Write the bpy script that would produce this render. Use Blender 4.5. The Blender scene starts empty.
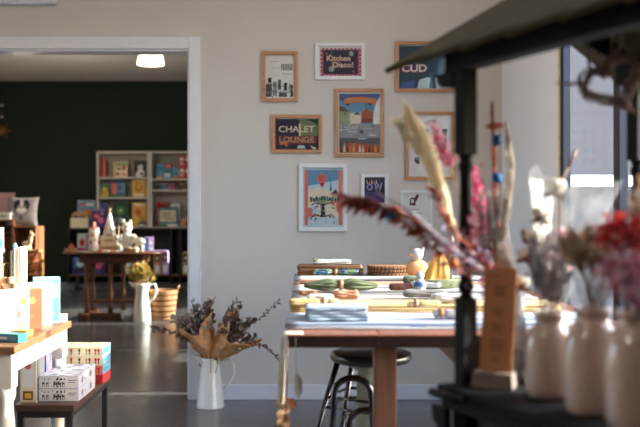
import bpy, bmesh, math, random
from mathutils import Matrix, Vector, Euler
random.seed(7)
SC = bpy.context.scene
SKY_S, SUN_S, LAMP, EXPO = 1.0, 10.5, 12.0, 0.85
COL = SC.collection
PI = math.pi
R = math.radians
F = 889.0          # focal length in pixels of the 640 px wide frame
EYE = 1.24         # eye height above the floor

def X(px, Y): return (px - 304.0) * Y / F
def Z(py, Y): return EYE - (py - 213.5) * Y / F
def on(px, py, z):                       # the point of a level surface at height z seen at px, py
    Y = F * (EYE - z) / (py - 213.5)
    return Vector((X(px, Y), Y, z))

# ------------------------------------------------------------------ materials
def lin(c):
    return tuple(((v / 255.0) / 12.92 if v / 255.0 <= 0.04045 else ((v / 255.0 + 0.055) / 1.055) ** 2.4) for v in c)
_M = {}
def mat(name, rgb, rough=0.55, metal=0.0, var=0.10, scale=25.0, bump=0.0, bscale=120.0, coat=0.0, trans=0.0, stretch=None, spec=0.5):
    if name in _M: return _M[name]
    m = bpy.data.materials.new(name); m.use_nodes = True
    nt = m.node_tree; b = nt.nodes['Principled BSDF']; b.inputs['Specular IOR Level'].default_value = spec
    b.inputs['Roughness'].default_value = rough; b.inputs['Metallic'].default_value = metal
    b.inputs['Coat Weight'].default_value = coat
    if trans: b.inputs['Transmission Weight'].default_value = trans
    c = lin(rgb)
    tc = nt.nodes.new('ShaderNodeTexCoord'); mp = nt.nodes.new('ShaderNodeMapping')
    if stretch: mp.inputs['Scale'].default_value = stretch
    nt.links.new(tc.outputs['Object'], mp.inputs['Vector'])
    no = nt.nodes.new('ShaderNodeTexNoise'); no.inputs['Scale'].default_value = scale; no.inputs['Detail'].default_value = 4
    nt.links.new(mp.outputs['Vector'], no.inputs['Vector'])
    rp = nt.nodes.new('ShaderNodeValToRGB')
    rp.color_ramp.elements[0].position = 0.3; rp.color_ramp.elements[1].position = 0.7
    rp.color_ramp.elements[0].color = (*[v * (1 - var) for v in c], 1)
    rp.color_ramp.elements[1].color = (*[min(1, v * (1 + var)) for v in c], 1)
    nt.links.new(no.outputs['Fac'], rp.inputs['Fac']); nt.links.new(rp.outputs['Color'], b.inputs['Base Color'])
    if bump:
        n2 = nt.nodes.new('ShaderNodeTexNoise'); n2.inputs['Scale'].default_value = bscale
        nt.links.new(mp.outputs['Vector'], n2.inputs['Vector'])
        bp = nt.nodes.new('ShaderNodeBump'); bp.inputs['Strength'].default_value = bump; bp.inputs['Distance'].default_value = 0.004
        nt.links.new(n2.outputs['Fac'], bp.inputs['Height']); nt.links.new(bp.outputs['Normal'], b.inputs['Normal'])
    _M[name] = m
    return m

def patch(name, cols, scale=30.0, rough=0.45, squash=(1, 1, 1), kind='F1'):
    """printed illustration: irregular patches of a few inks"""
    if name in _M: return _M[name]
    m = bpy.data.materials.new(name); m.use_nodes = True
    nt = m.node_tree; b = nt.nodes['Principled BSDF']; b.inputs['Roughness'].default_value = rough
    tc = nt.nodes.new('ShaderNodeTexCoord'); mp = nt.nodes.new('ShaderNodeMapping'); mp.inputs['Scale'].default_value = squash
    nt.links.new(tc.outputs['Object'], mp.inputs['Vector'])
    no = nt.nodes.new('ShaderNodeTexNoise'); no.inputs['Scale'].default_value = scale * 0.8
    ad = nt.nodes.new('ShaderNodeMixRGB'); ad.blend_type = 'ADD'; ad.inputs['Fac'].default_value = 0.05
    nt.links.new(mp.outputs['Vector'], no.inputs['Vector'])
    nt.links.new(mp.outputs['Vector'], ad.inputs['Color1']); nt.links.new(no.outputs['Color'], ad.inputs['Color2'])
    vo = nt.nodes.new('ShaderNodeTexVoronoi'); vo.inputs['Scale'].default_value = scale
    nt.links.new(ad.outputs['Color'], vo.inputs['Vector'])
    se = nt.nodes.new('ShaderNodeSeparateColor'); nt.links.new(vo.outputs['Color'], se.inputs['Color'])
    rp = nt.nodes.new('ShaderNodeValToRGB'); rp.color_ramp.interpolation = 'CONSTANT'
    n = len(cols)
    while len(rp.color_ramp.elements) < n: rp.color_ramp.elements.new(0.5)
    for i, c in enumerate(cols):
        e = rp.color_ramp.elements[i]; e.position = i / n; e.color = (*lin(c), 1)
    nt.links.new(se.outputs[0], rp.inputs['Fac']); nt.links.new(rp.outputs['Color'], b.inputs['Base Color'])
    _M[name] = m
    return m

def wood(name, c1, c2, rough=0.45, scale=6.0, axis=(1, 12, 12), coat=0.0):
    if name in _M: return _M[name]
    m = bpy.data.materials.new(name); m.use_nodes = True
    nt = m.node_tree; b = nt.nodes['Principled BSDF']; b.inputs['Roughness'].default_value = rough
    b.inputs['Coat Weight'].default_value = coat
    tc = nt.nodes.new('ShaderNodeTexCoord'); mp = nt.nodes.new('ShaderNodeMapping'); mp.inputs['Scale'].default_value = axis
    nt.links.new(tc.outputs['Object'], mp.inputs['Vector'])
    no = nt.nodes.new('ShaderNodeTexNoise'); no.inputs['Scale'].default_value = scale; no.inputs['Detail'].default_value = 6
    no.inputs['Distortion'].default_value = 0.6
    nt.links.new(mp.outputs['Vector'], no.inputs['Vector'])
    rp = nt.nodes.new('ShaderNodeValToRGB'); rp.color_ramp.elements[0].position = 0.35; rp.color_ramp.elements[1].position = 0.65
    rp.color_ramp.elements[0].color = (*lin(c1), 1); rp.color_ramp.elements[1].color = (*lin(c2), 1)
    nt.links.new(no.outputs['Fac'], rp.inputs['Fac']); nt.links.new(rp.outputs['Color'], b.inputs['Base Color'])
    bp = nt.nodes.new('ShaderNodeBump'); bp.inputs['Strength'].default_value = 0.15; bp.inputs['Distance'].default_value = 0.002
    nt.links.new(no.outputs['Fac'], bp.inputs['Height']); nt.links.new(bp.outputs['Normal'], b.inputs['Normal'])
    _M[name] = m
    return m

def glassy(name, tint=(235, 240, 240), refl=0.08, rough=0.02, veil=0.0, veilcol=(230, 230, 230)):
    """thin clear sheet: see-through with surface reflections (and, for film, a milky veil)"""
    if name in _M: return _M[name]
    m = bpy.data.materials.new(name); m.use_nodes = True
    nt = m.node_tree; nt.nodes.clear()
    out = nt.nodes.new('ShaderNodeOutputMaterial'); tr = nt.nodes.new('ShaderNodeBsdfTransparent'); gl = nt.nodes.new('ShaderNodeBsdfGlossy')
    tr.inputs['Color'].default_value = (*lin(tint), 1); gl.inputs['Roughness'].default_value = rough
    lw = nt.nodes.new('ShaderNodeLayerWeight'); lw.inputs['Blend'].default_value = 0.25
    mr = nt.nodes.new('ShaderNodeMapRange'); mr.inputs['To Min'].default_value = refl; mr.inputs['To Max'].default_value = min(1, refl * 8)
    nt.links.new(lw.outputs['Facing'], mr.inputs['Value'])
    mx = nt.nodes.new('ShaderNodeMixShader'); nt.links.new(mr.outputs[0], mx.inputs[0])
    nt.links.new(tr.outputs[0], mx.inputs[1]); nt.links.new(gl.outputs[0], mx.inputs[2])
    last = mx
    if veil:
        df = nt.nodes.new('ShaderNodeBsdfDiffuse'); tl = nt.nodes.new('ShaderNodeBsdfTranslucent')
        df.inputs['Color'].default_value = (*lin(veilcol), 1); tl.inputs['Color'].default_value = (*lin(veilcol), 1)
        m1 = nt.nodes.new('ShaderNodeMixShader'); nt.links.new(df.outputs[0], m1.inputs[1]); nt.links.new(tl.outputs[0], m1.inputs[2])
        tc = nt.nodes.new('ShaderNodeTexCoord'); no = nt.nodes.new('ShaderNodeTexNoise'); no.inputs['Scale'].default_value = 22
        nt.links.new(tc.outputs['Object'], no.inputs['Vector'])
        m3 = nt.nodes.new('ShaderNodeMapRange'); m3.inputs['From Min'].default_value = 0.35; m3.inputs['From Max'].default_value = 0.65
        m3.inputs['To Min'].default_value = veil * 0.4; m3.inputs['To Max'].default_value = min(1, veil * 1.7)
        nt.links.new(no.outputs['Fac'], m3.inputs['Value'])
        m2 = nt.nodes.new('ShaderNodeMixShader'); nt.links.new(m3.outputs[0], m2.inputs[0])
        nt.links.new(mx.outputs[0], m2.inputs[1]); nt.links.new(m1.outputs[0], m2.inputs[2]); last = m2
    nt.links.new(last.outputs[0], out.inputs['Surface'])
    _M[name] = m
    return m

def leafmat(name, rgb, var=0.25):
    """dried leaf or petal: lets some light through"""
    if name in _M: return _M[name]
    m = mat(name, rgb, rough=0.7, var=var, scale=40)
    b = m.node_tree.nodes['Principled BSDF']; nt = m.node_tree
    tl = nt.nodes.new('ShaderNodeBsdfTranslucent'); mx = nt.nodes.new('ShaderNodeMixShader'); mx.inputs[0].default_value = 0.35
    src = b.inputs['Base Color'].links[0].from_socket
    nt.links.new(src, tl.inputs['Color'])
    o = [n for n in nt.nodes if n.type == 'OUTPUT_MATERIAL'][0]
    nt.links.new(b.outputs[0], mx.inputs[1]); nt.links.new(tl.outputs[0], mx.inputs[2]); nt.links.new(mx.outputs[0], o.inputs['Surface'])
    return m

# ------------------------------------------------------------------ mesh builder
class MB:
    def __init__(s): s.v = []; s.f = []; s.mi = []; s.sm = []
    def add(s, vs, fs, mi=0, smooth=False, M=None):
        o = len(s.v)
        s.v += [tuple(M @ Vector(p)) if M is not None else tuple(p) for p in vs]
        for f in fs: s.f.append([i + o for i in f]); s.mi.append(mi); s.sm.append(smooth)
        return s
    def box(s, x0, y0, z0, x1, y1, z1, mi=0, M=None):
        vs = [(x0, y0, z0), (x1, y0, z0), (x1, y1, z0), (x0, y1, z0), (x0, y0, z1), (x1, y0, z1), (x1, y1, z1), (x0, y1, z1)]
        return s.add(vs, [(3, 2, 1, 0), (4, 5, 6, 7), (0, 1, 5, 4), (1, 2, 6, 5), (2, 3, 7, 6), (3, 0, 4, 7)], mi, False, M)
    def lathe(s, prof, n=24, M=None, mi=0, smooth=True, cap=True):
        vs = []; fs = []
        for r, z in prof:
            for i in range(n):
                a = 2 * PI * i / n; vs.append((r * math.cos(a), r * math.sin(a), z))
        for j in range(len(prof) - 1):
            for i in range(n):
                a = j * n + i; b = j * n + (i + 1) % n
                fs.append((a, b, b + n, a + n))
        if cap:
            if prof[0][0] > 1e-6: fs.append(tuple(range(n - 1, -1, -1)))
            if prof[-1][0] > 1e-6: fs.append(tuple((len(prof) - 1) * n + i for i in range(n)))
        return s.add(vs, fs, mi, smooth, M)
    def tube(s, pts, rad, n=8, mi=0, M=None, closed=False):
        pts = [Vector(p) for p in pts]; N = len(pts)
        rs = rad if isinstance(rad, (list, tuple)) else [rad] * N
        vs = []; fs = []; up = None
        for k in range(N):
            if closed: t = pts[(k + 1) % N] - pts[k - 1]
            else: t = pts[min(k + 1, N - 1)] - pts[max(k - 1, 0)]
            t.normalize()
            if up is None:
                up = Vector((0, 0, 1)) if abs(t.z) < 0.9 else Vector((1, 0, 0))
            a = t.cross(up)
            if a.length < 1e-5: a = t.orthogonal()
            a.normalize(); b = a.cross(t); b.normalize(); up = b
            for i in range(n):
                q = 2 * PI * i / n
                vs.append(pts[k] + (a * math.cos(q) + b * math.sin(q)) * rs[k])
        for k in range(N if closed else N - 1):
            for i in range(n):
                p = k * n + i; q = k * n + (i + 1) % n; k2 = ((k + 1) % N) * n
                fs.append((p, q, k2 + (i + 1) % n, k2 + i))
        if not closed: fs.append(tuple(range(n - 1, -1, -1))); fs.append(tuple((N - 1) * n + i for i in range(n)))
        return s.add(vs, fs, mi, True, M)
    def prism(s, poly, d0, d1, M=None, mi=0, smooth=False):
        """polygon in x,z extruded along y from d0 to d1"""
        n = len(poly)
        vs = [(p[0], d0, p[1]) for p in poly] + [(p[0], d1, p[1]) for p in poly]
        fs = [tuple(range(n)), tuple(range(2 * n - 1, n - 1, -1))]
        for i in range(n): j = (i + 1) % n; fs.append((j, i, n + i, n + j))
        return s.add(vs, fs, mi, smooth, M)
    def ball(s, c, r, sc=(1, 1, 1), n=10, mi=0, M=None, jit=0.0):
        vs = []; fs = []; h = max(4, n // 2 + 1)
        for j in range(h + 1):
            t = PI * j / h
            for i in range(n):
                a = 2 * PI * i / n; q = 1 + random.uniform(-jit, jit)
                vs.append((c[0] + r * q * sc[0] * math.sin(t) * math.cos(a), c[1] + r * q * sc[1] * math.sin(t) * math.sin(a), c[2] + r * q * sc[2] * math.cos(t)))
        for j in range(h):
            for i in range(n):
                a = j * n + i; b = j * n + (i + 1) % n
                fs.append((a, a + n, b + n, b))
        return s.add(vs, fs, mi, True, M)
    def leaf(s, p, d, side, L, w, mi=0, curl=0.2):
        p = Vector(p); d = Vector(d).normalized(); sd = Vector(side); sd = (sd - d * sd.dot(d))
        if sd.length < 1e-4: sd = d.orthogonal()
        sd.normalize(); nn = d.cross(sd)
        vs = [p, p + d * L * .35 + sd * w * .5 + nn * curl * w * .4, p + d * L * .8 + sd * w * .36 + nn * curl * w * .6, p + d * L + nn * curl * L * .4,
              p + d * L * .8 - sd * w * .36 + nn * curl * w * .6, p + d * L * .35 - sd * w * .5 + nn * curl * w * .4, p + d * L * .5 - nn * w * .06]
        return s.add(vs, [(0, 1, 6), (1, 2, 6), (2, 3, 6), (3, 4, 6), (4, 5, 6), (5, 0, 6)], mi, True)
    def blade(s, p, q, w, side=(1, 0, 0), mi=0, bend=(0, 0, 0)):
        """thin tapering strip from p to q"""
        p = Vector(p); q = Vector(q); b = Vector(bend); sd = Vector(side).normalized() * w * .5
        m = (p + q) * .5 + b
        return s.add([p - sd, p + sd, m + sd * .8, q, m - sd * .8], [(0, 1, 2, 4), (4, 2, 3)], mi, True)
    def sheet(s, fn, nu, nv, th=0.003, mi=0, M=None, smooth=True):
        """cloth or paper: surface fn(u,v) with a real thickness"""
        P = [[Vector(fn(i / nu, j / nv)) for j in range(nv + 1)] for i in range(nu + 1)]
        vs = []; W = nv + 1
        for i in range(nu + 1):
            for j in range(nv + 1): vs.append(P[i][j])
        for i in range(nu + 1):
            for j in range(nv + 1):
                a = P[min(i + 1, nu)][j] - P[max(i - 1, 0)][j]; b = P[i][min(j + 1, nv)] - P[i][max(j - 1, 0)]
                n = a.cross(b); n = n.normalized() if n.length > 1e-9 else Vector((0, 0, 1))
                vs.append(P[i][j] + n * th)
        o = (nu + 1) * W; fs = []
        for i in range(nu):
            for j in range(nv):
                a = i * W + j; b = a + W
                fs.append((a, a + 1, b + 1, b)); fs.append((o + a, o + b, o + b + 1, o + a + 1))
        for i in range(nu):
            for j in (0, nv):
                a = i * W + j; b = a + W; fs.append((a, b, o + b, o + a) if j == 0 else (b, a, o + a, o + b))
        for j in range(nv):
            for i in (0, nu):
                a = i * W + j; b = a + 1; fs.append((b, a, o + a, o + b) if i == 0 else (a, b, o + b, o + a))
        return s.add(vs, fs, mi, smooth, M)
    def build(s, name, mats, parent=None, bevel=0.0, seg=2, loc=None, rz=None):
        me = bpy.data.meshes.new(name)
        me.from_pydata([tuple(v) for v in s.v], [], s.f)
        if not isinstance(mats, (list, tuple)): mats = [mats]
        for m in mats: me.materials.append(m)
        for p, i, q in zip(me.polygons, s.mi, s.sm): p.material_index = i; p.use_smooth = q
        bm = bmesh.new(); bm.from_mesh(me)
        if bevel:
            es = [e for e in bm.edges if len(e.link_faces) == 2 and e.calc_face_angle(0) > 0.6]
            bmesh.ops.bevel(bm, geom=es, offset=bevel, segments=seg, affect='EDGES', profile=0.6, clamp_overlap=True)
        bm.to_mesh(me); bm.free(); me.update()
        o = bpy.data.objects.new(name, me); COL.objects.link(o)
        if parent is not None: o.parent = parent
        if loc is not None: o.location = loc
        if rz is not None: o.rotation_euler = (0, 0, rz)
        return o

def tag(o, label, cat, group=None):
    o['label'] = label; o['category'] = cat
    if group: o['group'] = group
    return o
def thing(name, label, cat, loc=(0, 0, 0), rz=0.0, group=None, rot=None):
    o = bpy.data.objects.new(name, None); COL.objects.link(o); o.empty_display_size = 0.05
    o.location = loc; o.rotation_euler = rot if rot else (0, 0, rz)
    return tag(o, label, cat, group)
def struct(o): o['kind'] = 'structure'; return o
def clone(o, parent=None):
    c = o.copy(); COL.objects.link(c)
    if parent is not None: c.parent = parent
    for ch in list(o.children): clone(ch, c)
    return c
def T(x, y, z): return Matrix.Translation((x, y, z))
def RX(a): return Matrix.Rotation(a, 4, 'X')
def RY(a): return Matrix.Rotation(a, 4, 'Y')
def RZ(a): return Matrix.Rotation(a, 4, 'Z')

def text(body, size, m, parent, loc, name='lettering', align='CENTER', rot=(PI / 2, 0, 0), sx=1.0, bold=0.0, depth=0.0004):
    cu = bpy.data.curves.new(name, 'FONT'); cu.body = body; cu.size = size; cu.align_x = align; cu.align_y = 'CENTER'
    cu.extrude = depth; cu.offset = bold; cu.resolution_u = 3
    ob = bpy.data.objects.new('text_source', cu); COL.objects.link(ob)
    dg = bpy.context.evaluated_depsgraph_get()
    me = bpy.data.meshes.new_from_object(ob.evaluated_get(dg))
    bpy.data.objects.remove(ob); me.name = name; me.materials.clear(); me.materials.append(m)
    o = bpy.data.objects.new(name, me); COL.objects.link(o); o.parent = parent
    o.location = loc; o.rotation_euler = rot; o.scale = (sx, 1, 1)
    return o

def art(mb, items, mats, y=0.0, step=0.00006):
    """flat print in local x,z facing -y; each shape a hair above the one before; returns material list"""
    ms = []
    def idx(m):
        if m not in ms: ms.append(m)
        return ms.index(m)
    for k, it in enumerate(items):
        yy = y - step * k; t = it[0]; m = idx(mats[it[-1]] if isinstance(it[-1], str) else it[-1])
        if t == 'r':
            _, x0, z0, x1, z1, _c = it; pts = [(x0, z0), (x1, z0), (x1, z1), (x0, z1)]
        elif t == 'c':
            _, x0, z0, rx, rz, _c = it; pts = [(x0 + rx * math.cos(2 * PI * i / 20), z0 + rz * math.sin(2 * PI * i / 20)) for i in range(20)]
        else: pts = it[1]
        mb.add([(p[0], yy, p[1]) for p in pts], [tuple(range(len(pts)))], m)
    return ms
# ------------------------------------------------------------------ palette
WALL = mat('wall_paint', (205, 200, 192), 0.85, var=0.02, scale=3, bump=0.05, bscale=300)
WALLW = mat('white_wall_paint', (238, 238, 242), 0.8, var=0.02, scale=3)
GREEN = mat('dark_green_wall_paint', (19, 36, 22), 0.8, var=0.05, scale=3)
CEIL = mat('ceiling_paint', (215, 210, 200), 0.9, var=0.02, scale=3)
TRIM = mat('white_gloss_trim', (222, 222, 226), 0.4, var=0.02)
DFRAME = mat('dark_grey_window_frame', (34, 38, 48), 0.4, var=0.04)
GLASS = glassy('window_glass', (232, 238, 240), refl=0.004)
OAK = wood('oak_frame_wood', (176, 122, 84), (196, 142, 100), 0.5)
PINE = wood('pine_wood', (196, 150, 98), (214, 170, 118), 0.55)
CRATEW = wood('crate_wood', (120, 76, 46), (150, 98, 60), 0.65)
TABLEW = wood('table_wood', (110, 66, 48), (140, 86, 62), 0.35, axis=(12, 1, 12), coat=0.2)
DARKW = wood('dark_turned_wood', (78, 46, 28), (104, 64, 40), 0.35)
ENDG = wood('end_grain_wood', (32, 15, 12), (42, 21, 16), 0.45, axis=(4, 12, 12))
BLACKM = mat('black_metal', (26, 25, 27), 0.45, var=0.1)
BLACKP = mat('black_paint', (24, 23, 24), 0.5, var=0.1)
BLACKV = mat('black_vinyl', (18, 16, 18), 0.28, var=0.1)
CHROME = mat('dark_chrome', (84, 84, 88), 0.2, metal=1.0, var=0.02)
WHITE = mat('white_card', (232, 230, 226), 0.6, var=0.02)
WHITEP = mat('white_enamel', (232, 230, 222), 0.25, var=0.02, coat=0.3)
SHELFW = mat('white_shelf_board', (206, 200, 190), 0.5, var=0.02)
KRAFT = mat('kraft_paper', (206, 154, 104), 0.7, var=0.12, scale=14, bump=0.1, bscale=40)
CREAM = mat('cream_card', (226, 212, 182), 0.6, var=0.04)
PAGES = mat('paper_pages', (236, 230, 216), 0.8, var=0.03)
def ink(name, rgb): return mat('ink_' + name, rgb, 0.5, var=0.05)
INK = dict(black=ink('black', (26, 26, 30)), navy=ink('navy', (30, 30, 58)), blue=ink('blue', (52, 92, 150)), teal=ink('teal', (46, 130, 148)),
    sky=ink('sky', (98, 150, 182)), pale=ink('pale_blue', (196, 216, 224)), red=ink('red', (190, 44, 48)), pink=ink('pink', (220, 92, 130)), coral=ink('coral', (226, 116, 98)),
    orange=ink('orange', (214, 118, 50)), rust=ink('rust', (168, 86, 52)), yellow=ink('yellow', (226, 184, 66)), green=ink('green', (62, 128, 70)), dgreen=ink('dark_green', (28, 62, 46)),
    sage=ink('sage', (150, 164, 120)), white=ink('white', (236, 234, 228)), grey=ink('grey', (150, 150, 150)), dgrey=ink('dark_grey', (84, 84, 88)), purple=ink('purple', (74, 48, 110)),
    lilac=ink('lilac', (176, 150, 200)), cream=ink('cream', (236, 222, 190)), brown=ink('brown', (104, 66, 44)), maroon=ink('maroon', (92, 20, 44)), petrol=ink('petrol', (20, 58, 84)), tan=ink('tan', (196, 152, 110)))

# ------------------------------------------------------------------ setting
def floor_material():
    m = bpy.data.materials.new('polished_concrete'); m.use_nodes = True
    nt = m.node_tree; b = nt.nodes['Principled BSDF']
    tc = nt.nodes.new('ShaderNodeTexCoord')
    no = nt.nodes.new('ShaderNodeTexNoise'); no.inputs['Scale'].default_value = 1.6; no.inputs['Detail'].default_value = 8; no.inputs['Roughness'].default_value = 0.62
    nt.links.new(tc.outputs['Object'], no.inputs['Vector'])
    rp = nt.nodes.new('ShaderNodeValToRGB'); rp.color_ramp.elements[0].position = 0.3; rp.color_ramp.elements[1].position = 0.72
    rp.color_ramp.elements[0].color = (*lin((70, 69, 70)), 1); rp.color_ramp.elements[1].color = (*lin((110, 108, 106)), 1)
    nt.links.new(no.outputs['Fac'], rp.inputs['Fac']); nt.links.new(rp.outputs['Color'], b.inputs['Base Color'])
    mr = nt.nodes.new('ShaderNodeMapRange'); mr.inputs['To Min'].default_value = 0.12; mr.inputs['To Max'].default_value = 0.3
    n3 = nt.nodes.new('ShaderNodeTexNoise'); n3.inputs['Scale'].default_value = 5; n3.inputs['Detail'].default_value = 5
    nt.links.new(tc.outputs['Object'], n3.inputs['Vector'])
    nt.links.new(n3.outputs['Fac'], mr.inputs['Value']); nt.links.new(mr.outputs[0], b.inputs['Roughness'])
    n2 = nt.nodes.new('ShaderNodeTexNoise'); n2.inputs['Scale'].default_value = 9; nt.links.new(tc.outputs['Object'], n2.inputs['Vector'])
    bp = nt.nodes.new('ShaderNodeBump'); bp.inputs['Strength'].default_value = 0.03; bp.inputs['Distance'].default_value = 0.02
    nt.links.new(n2.outputs['Fac'], bp.inputs['Height']); nt.links.new(bp.outputs['Normal'], b.inputs['Normal'])
    b.inputs['Specular IOR Level'].default_value = 0.6
    return m
XR = 1.32; XL = -5.4; YW = 5.93; YB = 14.5; YF = -2.6; H = 3.4
struct(MB().box(XL - .15, YF - .15, -.12, XR + .05, YB + .15, 0).build('floor', floor_material()))
struct(MB().box(XL - .15, YF - .15, H, XR + .05, YB + .15, H + .12).build('ceiling', CEIL))
wl = MB(); LW = (3.5, 5.7, .25, 2.9)
wl.box(XL - .15, YF, 0, XL, LW[0], H); wl.box(XL - .15, LW[1], 0, XL, YB, H); wl.box(XL - .15, LW[0], 0, XL, LW[1], LW[2]); wl.box(XL - .15, LW[0], LW[3], XL, LW[1], H)
struct(wl.build('wall_left', WALL))
struct(MB().box(XL - .15, YF - .15, 0, XR + .05, YF, H).build('wall_front', mat('shop_wall_dim', (120, 112, 102), 0.9)))
struct(MB().box(XL - .15, YB, 0, XR + .05, YB + .15, H).build('wall_back', GREEN))
pw = MB()
OX0, OX1, OZ = -3.0, -0.76, 2.34       # doorway
pw.box(XL, YW, 0, OX0, YW + .14, H); pw.box(OX1, YW, 0, XR, YW + .14, H); pw.box(OX0, YW, OZ, OX1, YW + .14, H)
struct(pw.build('wall_center', WALL))
tr = MB()
tr.box(OX1 - .004, YW - .022, 0, OX1 + .072, YW, OZ + .076); tr.box(OX0 - .072, YW - .022, 0, OX0 + .004, YW, OZ + .076); tr.box(OX0 + .004, YW - .022, OZ - .004, OX1 - .004, YW, OZ + .076)
tr.box(OX1 - .018, YW, 0, OX1, YW + .14, OZ - .018); tr.box(OX0, YW, 0, OX0 + .018, YW + .14, OZ - .018); tr.box(OX0, YW, OZ - .018, OX1, YW + .14, OZ)
struct(tr.build('trim_1', TRIM, bevel=.004))
struct(MB().box(OX1 + .072, YW - .016, 0, XR, YW, .1).build('baseboard_back', TRIM, bevel=.005))
struct(MB().box(XR - .014, 4.7, 0, XR, YW - .016, .1).build('baseboard_right', TRIM, bevel=.005))
struct(MB().box(XL, YB - .018, 0, XR, YB, .12).build('baseboard_far', mat('grey_skirting', (150, 152, 156), 0.5)))
# right wall with its window; the smaller unseen openings are added to aim sunlight
OPEN = [(1.1, 1.70, 1.5, 2.8), (1.74, 4.58, .10, 2.8), (6.075, 6.265, .06, 1.2), (7.42, 8.0, .05, 1.05), (8.03, 8.21, .05, 1.3), (9.9, 11.75, .95, 3.1)]
wr = MB(); y = YF
for a, b, z0, z1 in OPEN:
    wr.box(XR, y, 0, XR + .05, a, H); wr.box(XR, a, 0, XR + .05, b, z0); wr.box(XR, a, z1, XR + .05, b, H); y = b
wr.box(XR, y, 0, XR + .05, YB, H)
struct(wr.build('wall_right', WALLW))
for n, (a, b, z0, z1) in enumerate(OPEN):
    w = thing('window_%d' % (n + 1), 'window', 'window', (XR, a, z0)); del w['label']; del w['category']; struct(w)
    L = b - a; h = z1 - z0; fr = MB(); t = .055
    xs0, xs1 = (-.002, .04)
    fr.box(xs0, 0, 0, xs1, t, h); fr.box(xs0, L - t, 0, xs1, L, h); fr.box(xs0, t, 0, xs1, L - t, t); fr.box(xs0, t, h - t, xs1, L - t, h)
    mul = {1: (.95, 1.98), 5: (.62, 1.24)}.get(n, ())
    for q in mul: fr.box(xs0, q, t, xs1, q + .07, h - t)
    fr.build('window_frame', DFRAME, w, bevel=.004)
    if n == 1:
        e = MB(); e.box(-.006, L - .012, 0, .004, L + .02, h); e.build('window_seal', mat('cream_edge_strip', (206, 196, 160), 0.6), w)  # cream strip along the wall's return edge beside the far jamb
    g = MB(); edges = [t] + [v for q in mul for v in (q, q + .07)] + [L - t]
    for i in range(0, len(edges), 2):
        g.box(.02, edges[i] - .004, t - .004, .026, edges[i + 1] + .004, h - t + .004)
    g.build('window_pane', GLASS, w)
w = thing('window_7', 'window', 'window', (XL, LW[0], LW[2])); del w['label']; del w['category']; struct(w)
L = LW[1] - LW[0]; h = LW[3] - LW[2]; fr = MB(); fr.box(-.09, 0, 0, 0, .06, h); fr.box(-.09, L - .06, 0, 0, L, h); fr.box(-.09, .06, 0, 0, L - .06, .06); fr.box(-.09, .06, h - .06, 0, L - .06, h)
for q in (1.07,): fr.box(-.09, q, .06, 0, q + .06, h - .06)
fr.build('window_frame', DFRAME, w, bevel=.004)
g = MB()
for a, c in ((.056, 1.074), (1.126, L - .056)): g.box(-.051, a, .056, -.045, c, h - .056)
g.build('window_pane', GLASS, w)
# outside
struct(MB().box(-40, -30, -.3, XL - .15, 40, -.12).build('pavement', mat('grey_paving', (150, 150, 152), 0.9, scale=2)))
struct(MB().box(XR + .05, -30, -.3, 40, 40, -.12).build('pavement', mat('grey_paving', (150, 150, 152), 0.9, scale=2)))
ow = MB(); ow.box(1.42, 6.9, -.12, 7.5, 7.05, 3.9)
ow = struct(ow.build('wall_outside', mat('grey_render', (78, 78, 80), 0.85, var=0.05, scale=1.5)))
struct(MB().box(1.42, 6.84, 1.45, 7.5, 6.895, 1.535).build('trim_2', mat('white_rail', (246, 246, 248), 0.5)))  # white bar stands in for a sunlit line on the outer wall

# pale unit high on the wall at the top left
wu = thing('wall_heater', 'pale box shaped wall unit mounted high above the doorway trim', 'heater', (-1.98, YW, 2.625))
MB().box(-.42, -.06, 0, .335, 0, .24).build('casing', mat('pale_plastic', (214, 214, 220), 0.4), wu, bevel=.012)
g = MB()
for i in range(5): g.box(-.36, -.063, .05 + i * .022, .28, -.058, .058 + i * .022)
g.build('grille', INK['grey'], wu)
# lit pendant in the back room
pl = thing('pendant_lamp', 'lit white glass pendant lamp hanging from the ceiling beyond the doorway', 'lamp', (X(150.5, 10.2), 10.2, 2.95))
gl = bpy.data.materials.new('lit_shade'); gl.use_nodes = True
b = gl.node_tree.nodes['Principled BSDF']; b.inputs['Base Color'].default_value = (.9, .85, .75, 1); b.inputs['Emission Color'].default_value = (1, .86, .64, 1); b.inputs['Emission Strength'].default_value = 2.2
sh = MB(); sh.lathe([(.155, 0), (.15, .01), (.125, .13), (.115, .17), (.03, .185)], 28, cap=False); sh.lathe([(.147, .002), (.12, .13), (.11, .165)], 28, cap=False)
for i in range(14):
    a = 2 * PI * i / 14; sh.tube([(.156 * math.cos(a), .156 * math.sin(a), 0), (.126 * math.cos(a), .126 * math.sin(a), .13)], .004, 5)
sh.build('lamp_shade', gl, pl)
bu = MB(); bu.ball((0, 0, .06), .045); bl = bpy.data.materials.new('lit_bulb'); bl.use_nodes = True
b = bl.node_tree.nodes['Principled BSDF']; b.inputs['Emission Color'].default_value = (1, .85, .6, 1); b.inputs['Emission Strength'].default_value = 14
bu.build('bulb', bl, pl)
MB().tube([(0, 0, .185), (0, 0, .42)], .006).lathe([(.05, .42), (.05, .45)], 16).build('cord', BLACKM, pl)

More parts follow.
